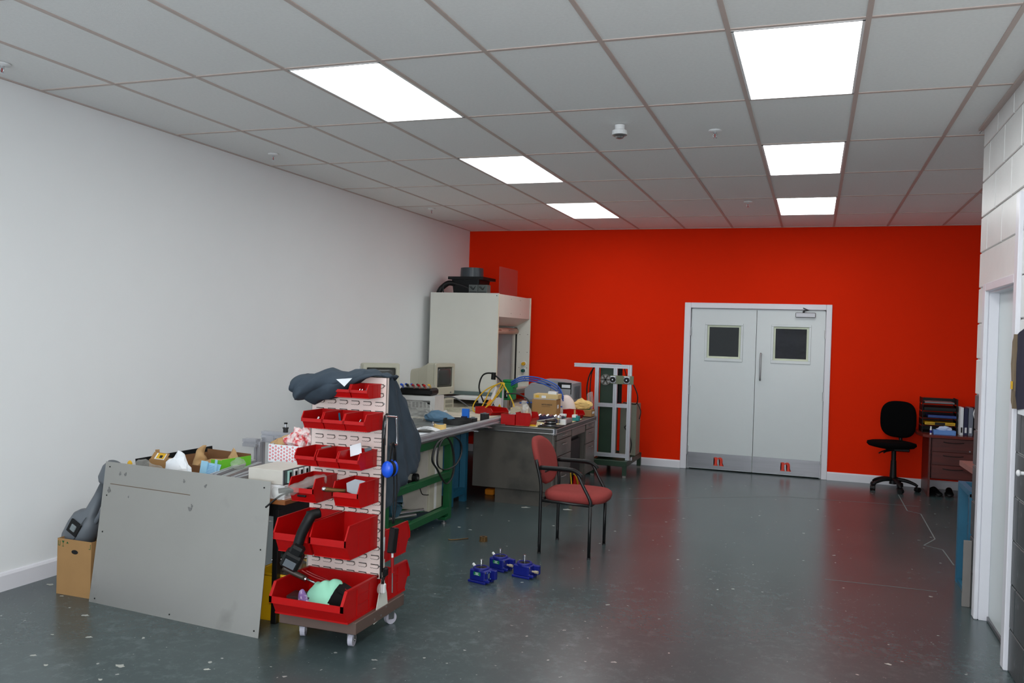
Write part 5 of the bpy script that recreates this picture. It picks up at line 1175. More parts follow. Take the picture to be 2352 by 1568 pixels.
P('side_panel', bx((DKX0, DKY0, .147), (DKX1-.02, DKY0+.02, .715), bev=.004), M_desk, t)
bm = B(); cyl(bm, (DKX1-.02, DKY0+.02, .147), (DKX1-.02, DKY0+.02, .715), .02, seg=20); P('corner_post', bm, M_desk, t)
P('plinth', bx((-2.50, 3.83, 0), (-1.98, 4.36, .147)), M_desk, t); P('plinth', bx((-2.50, 4.95, 0), (-1.98, 5.36, .147)), M_desk, t)
P('pedestal', bx((DKX0+.01, DKY0+.02, .147), (DKX1-.012, 4.40, .715)), M_desk, t); P('pedestal', bx((DKX0+.01, 4.95, .147), (DKX1-.012, DKY1, .715)), M_desk, t); P('back_panel', bx((DKX0, 4.40, .25), (DKX0+.02, 4.95, .715)), M_desk, t)
def drawer(y0, y1, z0, z1):
    d = P('drawer', bx((DKX1-.012, y0+.006, z0), (DKX1+.006, y1-.006, z1), bev=.003), M_desk, t)
    bm = B(); yc = (y0+y1)/2; zc = z1-min(.05, (z1-z0)/2); tube(bm, [(DKX1+.004, yc-.055, zc), (DKX1+.022, yc-.04, zc+.006), (DKX1+.022, yc+.04, zc+.006), (DKX1+.004, yc+.055, zc)], .007, flat=.6); P('handle', bm, M_steel, d)
for z0, z1 in ((.645, .705), (.485, .638), (.325, .478), (.155, .318)): drawer(3.85, 4.38, z0, z1)
for z0, z1 in ((.645, .705), (.49, .638), (.155, .483)): drawer(4.97, 5.38, z0, z1)
P('centre_drawer', bx((DKX1-.012, 4.41, .625), (DKX1+.003, 4.94, .705), bev=.003), M_desk, t)
DT = .7575+.0055
single('cream_mat', bx((-2.44, 3.90, DT-.0045), (-1.93, 4.95, DT), bev=.001), M_cream, 'cream board lying on the desk top under the parts', 'board')
DT2 = DT+.0005
# under the desk
t = thing('wheeled_case', 'tall black case standing in the knee hole of the steel desk', 'case', (-2.1, 4.67, 0))
P('shell', bx((-2.36, 4.46, .10), (-1.925, 4.90, .60), bev=.03, seg=3), M_black, t); P('handle', bx((-1.99, 4.56, .60), (-1.95, 4.84, .612), bev=.004), M_grey, t)
for y in (4.52, 4.80):
    bm = B(); cyl(bm, (-1.98, y-.02, .05), (-1.98, y+.02, .05), .05, seg=20); P('wheel', bm, M_black, t)
bm = B(); box(bm, (-1.99, 4.50, .035), (-1.96, 4.84, .11)); P('axle', bm, M_black, t)
single('red_canister', bx((-1.92, 4.60, .0), (-1.895, 4.86, .20), bev=.008), M_red, 'red plastic piece standing in front of the black case under the desk', 'canister')
bm = B(); tube(bm, [(-1.90, 4.46, .006), (-1.89, 4.45, .10), (-1.90, 4.44, .22), (-1.92, 4.46, .30)], .008); tube(bm, [(-1.89, 4.66, .006), (-1.885, 4.68, .09), (-1.89, 4.63, .17), (-1.915, 4.60, .22)], .008); single('yellow_cable', bm, M_yellowc, 'yellow cable hanging under the steel desk behind the red chair', 'cable')
single('yellow_block', bx((-2.73, 4.14, .0), (-2.63, 4.24, .06), bev=.01), M_orange, 'small yellow foot block on the floor under the steel desk', 'block')
# on the desk
put_bin(-2.405, 3.875, DT2, .145, .24, .105, 'red bin on the desk corner under the end of the long rail', R(181), 'red bins on the benches'); put_bin(-2.325, 4.0, DT2, .21, .165, .125, 'red bin on the desk holding a clear bag of small parts', R(88), 'red bins on the benches')
t = thing('bag_of_parts', 'clear bag with white parts standing in the red desk bin', 'plastic bag', (-2.24, 4.05, DT2+.05))
M_clear2 = clear('milky_polythene', (214, 212, 204), .5, .12, .8)
bm = crumple((-2.26, 4.0, DT2+.03), (.05, .075, .11), 91, .25); P('bag', bm, M_clear2, t)
bm = crumple((-2.26, 4.0, DT2+.03), (.04, .06, .07), 92, .3); P('contents', bm, M_buff, t)
bm = B(); tube(bm, [(-2.265, 4.0, DT2+.13), (-2.285, 4.0, DT2+.19), (-2.28, 4.0, DT2+.235)], .03, seg=9, radii=(.032, .05), flat=.5); P('open_top', bm, M_clear2, t)
single('silver_bag', crumple((-2.52, 4.45, DT2), (.085, .07, .09), 93, .35), M_clear, 'silvery antistatic bag behind the left red desk bin', 'plastic bag')
single('tan_block', bx((-2.66, 4.66, DT2), (-2.46, 4.80, DT2+.10), bev=.003), M_card2, 'tan cardboard block behind the red desk bins', 'block')
t = thing('parts_carton', 'brown carton with printed lettering on the desk', 'carton', (-2.3, 4.8, DT2))
Mx_ = Matrix.Translation((-2.30, 4.80, DT2)) @ Matrix.Rotation(R(4), 4, 'Z')
P('carton_body', bx((-.135, -.09, 0), (.135, .12, .205), bev=.002, M=Mx_), M_card, t)
text('MITSUBISHI', .023, plane_m(Mx_ @ Vector((.03, -.0915, .15)), Mx_.to_3x3() @ Vector((1, 0, 0)), (0, 0, 1)), M_inkg, t, bold=.0006)
text('ELECTRIC CORPORATION', .008, plane_m(Mx_ @ Vector((.02, -.0915, .13)), Mx_.to_3x3() @ Vector((1, 0, 0)), (0, 0, 1)), M_inkg, t)
bm = B(); box(bm, (.1352, -.05, .11), (.1362, .02, .15), M=Mx_); P('white_label', bm, M_paper, t)
t = thing('flat_carton', 'flat pale carton with yellow and white labels on the brown carton', 'carton', (-2.3, 4.8, DT2+.206))
P('sheet', bx((-.12, -.085, .2055), (.13, .11, .2125), M=Mx_), M_paper, t); P('carton_body', bx((-.12, -.095, .213), (.15, .10, .262), bev=.003, M=Mx_), M_card2, t); P('yellow_label', bx((-.098, -.0965, .226), (-.058, -.095, .25), M=Mx_), M_yellow, t); P('white_label', bx((-.03, -.0965, .222), (.018, -.095, .247), M=Mx_), M_paper, t)
single('white_small_box', bx((.035, -.075, .2625), (.13, .0, .292), bev=.002, M=Mx_), M_whitep, 'small white box on top of the flat pale carton', 'box')
t = thing('white_shell', 'large pinkish white curved plastic shell behind the cartons', 'shell', (-2.12, 5.18, DT2))
bm = B(); r_ = bmesh.ops.create_uvsphere(bm, u_segments=28, v_segments=16, radius=1)
for v in bm.verts: v.co = Vector((v.co.x*.125, v.co.y*.10, max(0, v.co.z)*.23))
bmesh.ops.translate(bm, vec=(-2.20, 5.24, DT2), verts=bm.verts); P('dome', bm, M_pink, t, smooth=True)
bm = B(); tube(bm, [(-2.20+.13*math.cos(a), 5.24+.105*math.sin(a), DT2+.006) for a in [k*2*math.pi/24 for k in range(24)]], .006, closed=True, sm=0); P('rim', bm, M_whitep, t)
t = thing('navy_tray', 'dark blue tray with chrome parts in front of the brown carton', 'tray', (-2.18, 4.42, DT2))
P('tray', bx((-2.32, 4.34, DT2), (-2.02, 4.58, DT2+.055), bev=.006), M_navy, t)
for k in range(7):
    bm = B(); x = -2.30+k*.042; cyl(bm, (x, 4.38+.02*(k % 2), DT2+.055), (x+.012, 4.44, DT2+.068), .012, seg=10); P('chrome_part', bm, M_chrome, t)
t = thing('ratchet', 'long steel wrench lying across the black plate on the desk', 'wrench', (-2.1, 4.2, DT2))
bm = B(); tube(bm, [(-2.22, 4.05, DT2+.03), (-2.10, 4.12, DT2+.045), (-1.99, 4.18, DT2+.07)], .008, sm=2); P('shaft', bm, M_steel, t); bm = B(); sph(bm, (-1.975, 4.19, DT2+.075), .03, (1, .9, .8)); cyl(bm, (-1.97, 4.19, DT2+.02), (-1.97, 4.19, DT2+.07), .014); P('head', bm, M_chrome, t)
t = thing('black_flange', 'stack of black and steel discs on a black plate at the desk front', 'flange', (-1.99, 4.02, DT2))
P('plate', bx((-2.10, 3.89, DT2), (-1.885, 4.10, DT2+.012), bev=.002), M_black, t)
for k, (r_, z) in enumerate(((.062, .012), (.058, .026), (.05, .04), (.054, .052))):
    bm = B(); cyl(bm, (-2.0, 3.99, DT2+z), (-2.0, 3.99, DT2+z+.010), r_, seg=28); P('disc', bm, M_black if k % 2 else M_steel, t)
for q in ((-2.07, 3.91), (-2.08, 4.07)):
    bm = B(); sph(bm, (q[0], q[1], DT2+.022), .012); P('ball_knob', bm, M_chrome, t)
single('yellow_marker', bx((-2.19, 3.91, DT2), (-2.13, 3.94, DT2+.014), bev=.004), M_yellow, 'yellow marker lying right of the red desk bin', 'marker')
t = thing('valve_block', 'white and clear machined valve block near the front desk edge', 'valve block', (-1.93, 4.3, DT2))
P('white_face', bx((-1.975, 4.20, DT2), (-1.905, 4.235, DT2+.055), bev=.003), M_whitep, t); P('block', bx((-1.97, 4.236, DT2), (-1.915, 4.50, DT2+.05), bev=.006), M_steel, t)
t = thing('teal_carton', 'small teal and white carton with open flap on the desk edge', 'carton', (-1.92, 4.75, DT2))
P('carton_body', bx((-1.97, 4.68, DT2), (-1.90, 4.75, DT2+.05), bev=.002), M_teal, t); P('white_top', bx((-1.972, 4.678, DT2+.035), (-1.93, 4.752, DT2+.062)), M_paper, t); P('flap', bx((-1.972, 4.752, DT2+.05), (-1.955, 4.758, DT2+.11)), M_brownpap, t)
t = thing('teal_carton', 'teal and white carton beside the brown carton foot', 'carton', (-2.07, 4.9, DT2))
P('carton_body', bx((-2.105, 4.66, DT2), (-2.045, 4.72, DT2+.06), bev=.002), M_teal, t); P('white_top', bx((-2.107, 4.658, DT2+.042), (-2.043, 4.722, DT2+.065)), M_paper, t)
put_bin(-2.14, 5.06, DT2, .13, .20, .085, 'red bin lying sideways at the far end of the desk', R(68), 'red bins on the benches')
t = thing('far_carton', 'low brown carton with white label at the far end of the desk', 'carton', (-1.98, 5.3, DT2))
P('carton_body', bx((-2.10, 5.22, DT2), (-1.90, 5.385, DT2+.075), bev=.002), M_card, t); P('white_label', bx((-1.8995, 5.26, DT2+.03), (-1.8985, 5.36, DT2+.055)), M_paper, t); bm = crumple((-2.0, 5.30, DT2+.07), (.07, .05, .018), 95, .3); P('green_parts', bm, M_green, t)
single('buff_bag', crumple((-2.03, 5.28, DT2+.08), (.11, .05, .065), 97, .4), M_buff, 'crumpled yellowish paper bag above the far carton', 'paper bag')
bm = crumple((-1.945, 5.33, DT2+.08), (.045, .04, .12), 99, .35); single('clear_bag_peak', bm, M_clear, 'pointed clear plastic bag at the far desk end', 'plastic bag')

# ================================================================== ALUMINIUM TEST FRAME ON GREEN TROLLEY
t = thing('green_trolley', 'low dark green steel trolley carrying the aluminium frame', 'trolley', (-1.84, 6.3, 0))
tx0, tx1, ty0, ty1 = -2.06, -1.62, 5.87, 6.80
for a, b_ in (((tx0, ty0, .135), (tx1, ty0+.05, .20)), ((tx0, ty1-.05, .135), (tx1, ty1, .20)), ((tx0, ty0+.05, .135), (tx0+.05, ty1-.05, .20)), ((tx1-.05, ty0+.05, .135), (tx1, ty1-.05, .20))): P('rail', bx(a, b_, bev=.003), M_dgreen, t)
P('deck', bx((tx0+.05, ty0+.05, .175), (tx1-.05, ty1-.05, .185)), M_dgreen, t)
for x in (tx0+.025, tx1-.025):
    for y in (ty0+.025, ty1-.025):
        P('leg', bx((x-.024, y-.024, .03), (x+.024, y+.024, .135)), M_dgreen, t); P('foot', bx((x-.02, y-.02, 0), (x+.02, y+.02, .03), bev=.003), M_concrete, t)
t = thing('test_frame', 'tall aluminium profile frame with an arm reaching left over the printer', 'frame', (-1.84, 6.0, .2))
s = .045
for x, z0, z1 in ((-2.035, .27, 1.29), (-1.809, .27, 1.29), (-1.636, .20, 1.335)):
    bm = B(); aluprof(bm, (x, 6.0, z0), (x, 6.0, z1), s, upv=(0, 1, 0)); P('upright', bm, M_alu, t)
for a, b_, z in ((-2.32, -1.659, 1.3125), (-2.057, -1.659, .248), (-2.012, -1.832, .845), (-1.786, -1.659, .845)):
    bm = B(); aluprof(bm, (a, 6.0, z), (b_, 6.0, z), s, upv=(0, 1, 0)); P('cross_bar', bm, M_alu, t)
P('corner_bracket', bx((-1.612, 5.98, .20), (-1.585, 6.02, .24)), M_chrome, t)
t = thing('green_column', 'dark green steel column with a round chuck behind the aluminium frame', 'machine column', (-1.92, 6.2, .2))
P('column', bx((-2.02, 6.09, .201), (-1.835, 6.30, 1.285), bev=.003), M_dgreen, t)
bm = B(); cyl(bm, (-1.945, 6.09, 1.145), (-1.945, 6.05, 1.145), .066, seg=32); ch = P('chuck', bm, mat('dull_cast_iron', (112, 110, 102), .4, .5), t)
bm = B()
for k in range(6):
    a = k*math.pi/3; Mj = Matrix.Translation((-1.945, 6.048, 1.145)) @ Matrix.Rotation(a, 4, 'Y'); box(bm, (.015, -.002, -.003), (.062, .003, .003), M=Mj)
cyl(bm, (-1.945, 6.045, 1.145), (-1.945, 6.05, 1.145), .014); P('jaw_slot', bm, M_slot, ch)
for k in range(6):
    a = k*math.pi/3+math.pi/6; bm = B(); c = Vector((-1.945+.042*math.cos(a), 6.047, 1.145+.042*math.sin(a))); cyl(bm, c, c+Vector((0, .005, 0)), .009, seg=10); P('chuck_screw', bm, M_steel, ch)
bm = B(); cyl(bm, (-1.80, 6.2, .86), (-1.80, 6.2, 1.28), .03, seg=14); P('side_duct', bm, M_black, t)
t = thing('fan_plate', 'greenish plate with two round black motors on the aluminium frame', 'fan plate', (-1.72, 5.95, 1.1))
P('plate', bx((-1.862, 5.964, 1.105), (-1.585, 5.976, 1.205)), mat('olive_plate', (108, 116, 88), .5), t)
for x in (-1.832, -1.663):
    m_ = P('mount_square', bx((x-.038, 5.952, 1.112), (x+.038, 5.963, 1.196), bev=.004), M_alu, t)
    bm = B(); cyl(bm, (x, 5.952, 1.155), (x, 5.935, 1.155), .033, seg=28); P('motor_ring', bm, M_black, m_); bm = B(); cyl(bm, (x, 5.935, 1.155), (x, 5.93, 1.155), .008); P('shaft', bm, M_chrome, m_)
    for sx in (-.03, .03):
        for sz in (-.033, .033):
            bm = B(); cyl(bm, (x+sx, 5.952, 1.154+sz), (x+sx, 5.948, 1.154+sz), .005, seg=8); P('screw', bm, M_black, m_)
t = thing('control_box', 'grey control box behind the lower right of the aluminium frame', 'cabinet', (-1.7, 6.5, .2))
P('box_body', bx((-1.83, 6.42, .201), (-1.625, 6.68, .84), bev=.004), mat('grey_green_box', (120, 122, 108), .5), t)
bm = B(); tube(bm, [(-1.75, 6.36, .84), (-1.72, 6.33, .72), (-1.68, 6.33, .66), (-1.74, 6.34, .57), (-1.75, 6.34, .55), (-1.69, 6.33, .46), (-1.66, 6.33, .35), (-1.68, 6.36, .24)], .007); tube(bm, [(-1.62, 6.40, .86), (-1.57, 6.40, .76), (-1.585, 6.40, .66)], .006); tube(bm, [(-1.60, 6.05, 1.10), (-1.555, 6.08, .98), (-1.575, 6.15, .87), (-1.66, 6.2, .86), (-1.75, 6.2, .87)], .007)
single('black_cables', bm, M_rubber, 'black cables looping beside the grey control box', 'cable')
bm = B(); tube(bm, [(-2.08, 6.05, 1.31), (-2.16, 6.10, 1.18), (-2.19, 6.12, 1.02), (-2.18, 6.14, .85), (-2.14, 6.16, .65), (-2.10, 6.16, .30), (-2.085, 6.16, .14)], .008); tube(bm, [(-2.06, 6.05, 1.34), (-2.13, 6.10, 1.22), (-2.15, 6.12, 1.0), (-2.14, 6.14, .8), (-2.10, 6.15, .4)], .007)
single('black_cables', bm, M_rubber, 'black cables hanging left of the aluminium frame', 'cable')
bm = B(); tube(bm, [(-2.13, 6.035, 1.34), (-1.9, 6.035, 1.345), (-1.75, 6.06, 1.33), (-1.70, 6.10, 1.2), (-1.69, 6.12, 1.1)], .006); single('black_cables', bm, M_rubber, 'black cable lying along the top bar of the frame', 'cable')
t = thing('drum_box', 'black box of wiring behind the far desk end', 'box', (-2.1, 5.97, 0)); P('box_body', bx((-2.19, 5.94, 0), (-2.07, 6.15, .08)), M_black, t)

# ================================================================== RED ARMCHAIR
t = thing('visitor_chair', 'salmon red upholstered armchair with black tubular frame in the middle of the floor', 'chair', (-1.3, 2.39, 0))
CR = .0125
def leg(x, y, top, name='leg'):
    bm = B(); tube(bm, [(x, y, .008), (x, y, top)], CR, seg=12, sm=0); l = P(name, bm, M_blackm, t)
    bm = B(); cyl(bm, (x, y, 0), (x, y, .012), .0145, seg=12); P('leg_cap', bm, M_rubber, l)
fx, bx_ = -1.113, -1.502
for y in (2.15, 2.635):
    bm = B(); tube(bm, [(bx_, y, .008), (bx_, y, .40), (bx_, y, .50), (bx_-.012, y, .58), (bx_-.045, y, .71)], CR, seg=12, sm=4); l = P('leg', bm, M_blackm, t); bm = B(); cyl(bm, (bx_, y, 0), (bx_, y, .012), .0145, seg=12); P('leg_cap', bm, M_rubber, l)
    leg(fx, y, .40)
    bm = B(); tube(bm, [(fx, y, .395), (fx-.005, y, .44), (fx-.06, y, .54), (fx-.11, y, .63), (fx-.15, y, .645), (-1.34, y, .648), (bx_-.02, y, .648)], CR, seg=12, sm=5); ar = P('arm_tube', bm, M_blackm, t)
    bm = B(); tube(bm, [(bx_-.01, y, .655), (-1.34, y, .657), (-1.25, y, .652), (-1.20, y, .625), (-1.185, y, .605)], .02, seg=12, sm=5, flat=.75); P('armrest_pad', bm, M_black, ar)
    bm = B(); tube(bm, [(bx_, y, .405), (fx, y, .395)], .011, sm=0); P('side_rail', bm, M_blackm, t)
bm = B(); tube(bm, [(fx, 2.15, .395), (fx, 2.635, .395)], .011, sm=0); tube(bm, [(bx_, 2.15, .405), (bx_, 2.635, .405)], .011, sm=0); tube(bm, [(bx_-.02, 2.15, .60), (bx_-.02, 2.635, .60)], .010, sm=0)
P('cross_rail', bm, M_blackm, t)
# seat: rounded cushion, front edge overhanging
bm = B(); cx, cy = -1.27, 2.392
def so(hx, hy, z, e=3.2, n=48, xs=0): 
    return [Vector((cx+xs+hx*math.copysign(abs(math.cos(a))**(2/e), math.cos(a)), cy+hy*(1-.06*(math.cos(a)<0)*abs(math.cos(a)))*math.copysign(abs(math.sin(a))**(2/e), math.sin(a)), z)) for a in [2*math.pi*k/n for k in range(n)]]
loft(bm, [so(.22, .21, .398), so(.24, .232, .404), so(.25, .24, .435), so(.245, .235, .455), so(.225, .212, .470), so(.16, .15, .478), so(.08, .07, .480)], smooth=True); P('seat', bm, M_upholst, t, smooth=True)
# backrest: arched pad leaning back, curved in plan
bm = B(); n = 44; rings_f = []
def bk(q, off):   # q: (v across, w up) -> world
    v, w_ = q; x = -1.515-.10*(w_-.0)**1.0*1.0; lean = -.11*(w_/.38); curve = .035*(1-(v/.22)**2)
    return Vector((-1.487+lean-curve+off, cy+v, .50+w_))
out = []
for k in range(n):
    a = 2*math.pi*k/n; ca, sa = math.cos(a), math.sin(a)
    v = .228*math.copysign(abs(ca)**(2/2.6), ca); w_ = .18+.183*math.copysign(abs(sa)**(2/(2.2 if sa > 0 else 3.5)), sa)
    if sa < 0: v *= (1-.22*abs(sa))
    out.append((v, w_))
def scl(s_): return [(v*s_, .185+(w_-.185)*s_) for v, w_ in out]
loft(bm, [[bk(q, .028) for q in scl(.45)], [bk(q, .027) for q in scl(.85)], [bk(q, .018) for q in scl(.96)], [bk(q, 0) for q in scl(1)], [bk(q, -.018) for q in scl(.97)], [bk(q, -.026) for q in scl(.85)], [bk(q, -.027) for q in scl(.45)]], smooth=True)
P('backrest', bm, M_upholst, t, smooth=True)

# ================================================================== GEARBOXES AND ODD PARTS ON THE FLOOR
def gearbox(label, loc, rz, lab=True, side=True, idx=0):
    t = thing('gearbox', label, 'gearbox', loc, rz, 'blue gearboxes on the floor', local=True)
    bm = B(); box(bm, (-.062, -.05, .012), (.062, .05, .088), bev=.008); box(bm, (-.07, -.055, 0), (.07, -.028, .016), bev=.003); box(bm, (-.07, .028, 0), (.07, .055, .016), bev=.003)
    box(bm, (.055, .02, .02), (.10, .05, .082), bev=.004); box(bm, (.055, -.048, .012), (.095, -.03, .03), bev=.003); P('housing', bm, M_gbblue, t)
    bm = B(); loft(bm, [[Vector((r*math.cos(a), r*math.sin(a), z)) for a in [k*2*math.pi/32 for k in range(32)]] for r, z in ((.054, .08), (.054, .094), (.05, .10), (.04, .10), (.038, .094))]); P('top_flange', bm, M_gbblue, t)
    bm = B(); cyl(bm, (0, 0, .0945), (0, 0, .0965), .037, seg=24); cyl(bm, (0, 0, .096), (0, 0, .099), .02, seg=20); P('bearing', bm, M_black, t)
    bm = B(); cyl(bm, (0, 0, .096), (0, 0, .125), .008, seg=14); cyl(bm, (0, 0, .122), (0, 0, .146), .011, seg=16); cyl(bm, (0, 0, .143), (0, 0, .150), .009, seg=14); P('vertical_shaft', bm, M_chrome, t)
    if idx:
        bm = B(); cyl(bm, (.05, 0, .045), (.10, 0, .045), .007, seg=14); cyl(bm, (.082, 0, .045), (.108, 0, .045), .0105, seg=14); P('output_shaft', bm, mat('creamy_shaft', (190, 176, 150), .35, .3), t)
    else:
        P('cover_plate', bx((.061, -.028, .022), (.066, .018, .078), bev=.002), M_gbblue, t); P('rating_plate', bx((.066, -.014, .034), (.0672, .006, .066)), M_teald, t)
        for sy in (-.023, .013):
            for sz in (.027, .073):
                bm = B(); cyl(bm, (.066, sy, sz), (.069, sy, sz), .004, seg=8); P('bolt', bm, mat('light_blue_bolt', (90, 130, 190), .4), t)
    if side:
        bm = B(); cyl(bm, (-.062, .02, .085), (-.088, .03, .098), .009, seg=12); P('breather_plug', bm, M_whitep, t)
    if lab:
        lb = P('green_label', bx((-.025, -.0515, .052), (.03, -.0502, .074)), M_greenlab, t)
        for k, (s_, z) in enumerate((('OIL FILLED', .069), ('READY', .063), ('TO OPERATE', .057))): text(s_, .006, plane_m((.002, -.0519, z), (1, 0, 0), (0, 0, 1)), M_paper, lb)
    for sx, sz in ((.040, .03), (.040, .075)):
        bm = B(); cyl(bm, (.062, -.04, sz), (.067, -.04, sz), .005, seg=8); P('bolt', bm, M_steel, t)
    return t
gearbox('nearest blue gearbox, lowest of the three, with a green label', (-1.63, 1.275, 0), R(-14)); gearbox('rear blue gearbox, between the other two, with a green label', (-1.615, 1.60, 0), R(-16), idx=1); gearbox('right-hand blue gearbox without a green label', (-1.405, 1.515, 0), R(-12), False, False, 1)
t = thing('metal_hub', 'rusty toothed metal hub standing on the floor behind the blue gearboxes', 'hub', (-2.02, 2.31, 0))
bm = B(); pts = [(-2.02+math.cos(a)*(.031 if k % 2 else .028), 2.31+math.sin(a)*(.031 if k % 2 else .028)) for k, a in [(k, k*math.pi/12) for k in range(24)]]; prism(bm, pts, .006, .034, 'z'); P('teeth', bm, M_rust, t)
bm = B(); cyl(bm, (-2.02, 2.31, 0), (-2.02, 2.31, .006), .034); cyl(bm, (-2.02, 2.31, .034), (-2.02, 2.31, .037), .031); P('flange', bm, M_rust, t); bm = B(); cyl(bm, (-2.02, 2.31, .037), (-2.02, 2.31, .0378), .012); P('bore', bm, M_slot, t)
bm = B(); tube(bm, [(-2.275, 2.20, .012), (-2.27, 2.21, .006), (-2.22, 2.24, .006), (-2.155, 2.32, .006)], .0045, sm=3); single('hex_key', bm, M_rust, 'dark hex key lying on the floor left of the metal hub', 'hex key')

# ================================================================== OFFICE CORNER
t = thing('office_chair', 'black swivel office chair without arms beside the mahogany desk', 'chair', (1.35, 6.72, 0))
ccx, ccy = 1.325, 6.70
def caster(x, y):
    cs = None
for k in range(5):
    a = R(18+72*k+50); ex, ey = ccx+.26*math.cos(a), ccy+.26*math.sin(a)
    bm = B(); tube(bm, [(ccx, ccy, .125), (ccx+.12*math.cos(a), ccy+.12*math.sin(a), .12), (ccx+.22*math.cos(a), ccy+.22*math.sin(a), .09), (ex, ey, .065)], .02, seg=8, radii=(.03, .017), flat=.8); lg = P('base_arm', bm, M_black, t)
    bm = B(); u = Vector((-math.sin(a+.8), math.cos(a+.8), 0)); c = Vector((ex, ey, .028))
    cyl(bm, c-u*.026, c-u*.006, .028, seg=18); cyl(bm, c+u*.006, c+u*.026, .028, seg=18); cyl(bm, c-u*.006, c+u*.006, .02, seg=12); P('caster', bm, M_black, lg)
bm = B(); cyl(bm, (ccx, ccy, .07), (ccx, ccy, .16), .04, .034); P('base_hub', bm, M_black, t)
bm = B(); cyl(bm, (ccx, ccy, .15), (ccx, ccy, .34), .038, .03, seg=20); cyl(bm, (ccx, ccy, .34), (ccx, ccy, .47), .026, seg=16); P('gas_column', bm, M_black, t)
bm = B(); box(bm, (ccx-.09, ccy-.07, .455), (ccx+.16, ccy+.07, .49), bev=.008); P('mechanism', bm, M_black, t)
bm = B(); tube(bm, [(ccx-.03, ccy-.05, .47), (ccx-.12, ccy-.12, .455), (ccx-.17, ccy-.15, .43)], .008); tube(bm, [(ccx+.0, ccy-.06, .47), (ccx-.09, ccy-.14, .455), (ccx-.12, ccy-.17, .44)], .008); P('lever', bm, M_black, t)
fa = R(205)   # facing direction
Mo_ = Matrix.Translation((ccx-.03, ccy-.02, 0)) @ Matrix.Rotation(fa, 4, 'Z')
def so2(hx, hy, z, e=3, n=40): return [Vector((hx*math.copysign(abs(math.cos(a))**(2/e), math.cos(a)), hy*math.copysign(abs(math.sin(a))**(2/e), math.sin(a)), z)) for a in [2*math.pi*k/n for k in range(n)]]
bm = B(); loft(bm, [so2(.16, .16, .488), so2(.22, .215, .50), so2(.245, .235, .525), so2(.24, .23, .55), so2(.20, .19, .562), so2(.1, .1, .562)], M=Mo_, smooth=True); P('seat', bm, M_blackfab, t, smooth=True)
bm = B()
Mb_ = Matrix.Translation((ccx-.03, ccy+.02, 0)) @ Matrix.Rotation(R(246), 4, 'Z')
def bk2(s_, off): return [Vector((-.20-.03*(1-(q.y/.2)**2)+off, q.y, .80+q.x)) for q in so2(.215*s_, .205*s_, 0, 2.9)]
loft(bm, [bk2(.4, .03), bk2(.85, .028), bk2(.97, .015), bk2(1, 0), bk2(.96, -.018), bk2(.8, -.026), bk2(.4, -.028)], M=Mb_, smooth=True); P('backrest', bm, M_blackfab, t, smooth=True)
bm = B(); tube(bm, [(ccx+.06, ccy+.02, .47), (ccx+.08, ccy+.16, .48), (ccx+.09, ccy+.25, .53), (ccx+.085, ccy+.26, .68), (ccx+.08, ccy+.25, .8)], .02, flat=.6); P('back_bar', bm, M_black, t)

t = thing('office_desk', 'mahogany office desk with three drawers against the orange wall', 'desk', (2.1, 6.7, 0))
ox0, ox1, oy0, oy1, oz = 1.575, 2.72, 6.38, 7.04, .69
bm = B(); prism(bm, [(ox0+.06, oy0), (ox1, oy0), (ox1, oy1), (ox0-.02, oy1), (ox0-.02, oy0+.28), (ox0+.02, oy0+.06)], oz-.028, oz, 'z'); P('desktop', bm, M_mahogt, t)
P('end_panel', bx((1.655, 6.42, 0), (1.675, 7.02, oz-.028)), M_mahog, t); P('end_panel', bx((2.69, 6.42, 0), (2.71, 7.02, oz-.028)), M_mahog, t)
P('pedestal', bx((1.685, 6.44, .205), (2.10, 6.95, oz-.028)), M_mahog, t); P('back_panel', bx((1.675, 6.99, .2), (2.69, 7.005, oz-.03)), M_mahog, t)
for k, (z0, z1) in enumerate(((.508, .652), (.362, .504), (.213, .358))):
    d = P('drawer', bx((1.69, 6.422, z0), (2.095, 6.44, z1), bev=.002), M_mahog, t)
    bm = B(); zc = z1-.035; tube(bm, [(1.80, 6.422, zc), (1.84, 6.402, zc-.004), (1.90, 6.396, zc-.006), (1.96, 6.402, zc-.004), (2.0, 6.422, zc)], .005, flat=.8); P('handle', bm, M_black, d)
    if k == 0:
        bm = B(); cyl(bm, (2.06, 6.422, .53), (2.06, 6.414, .53), .009); P('lock', bm, M_chrome, d)
bm = B()
t = thing('shoes', 'left black shoe under the mahogany desk', 'shoe', (1.76, 6.6, 0), R(-80), 'black shoes under the desk', local=True); t.name = 'shoe'
def shoe(t):
    bm = B(); secs = []
    for x, w_, h_ in ((-.13, .03, .03), (-.12, .034, .06), (-.07, .036, .075), (-.02, .036, .07), (.03, .042, .05), (.09, .045, .042), (.13, .036, .034), (.15, .018, .022)):
        secs.append([Vector((x, w_*math.cos(a), .008+h_*max(0, .0+(.5+.5*math.sin(a))))) for a in [k*2*math.pi/16 for k in range(16)]])
    loft(bm, secs, smooth=True); P('upper', bm, M_black, t, smooth=True)
    P('sole', bx((-.135, -.042, 0), (.145, .042, .014), bev=.006), M_rubber, t)
shoe(t); dup(t, (1.90, 6.62, 0), R(-95), 'right black shoe under the mahogany desk')
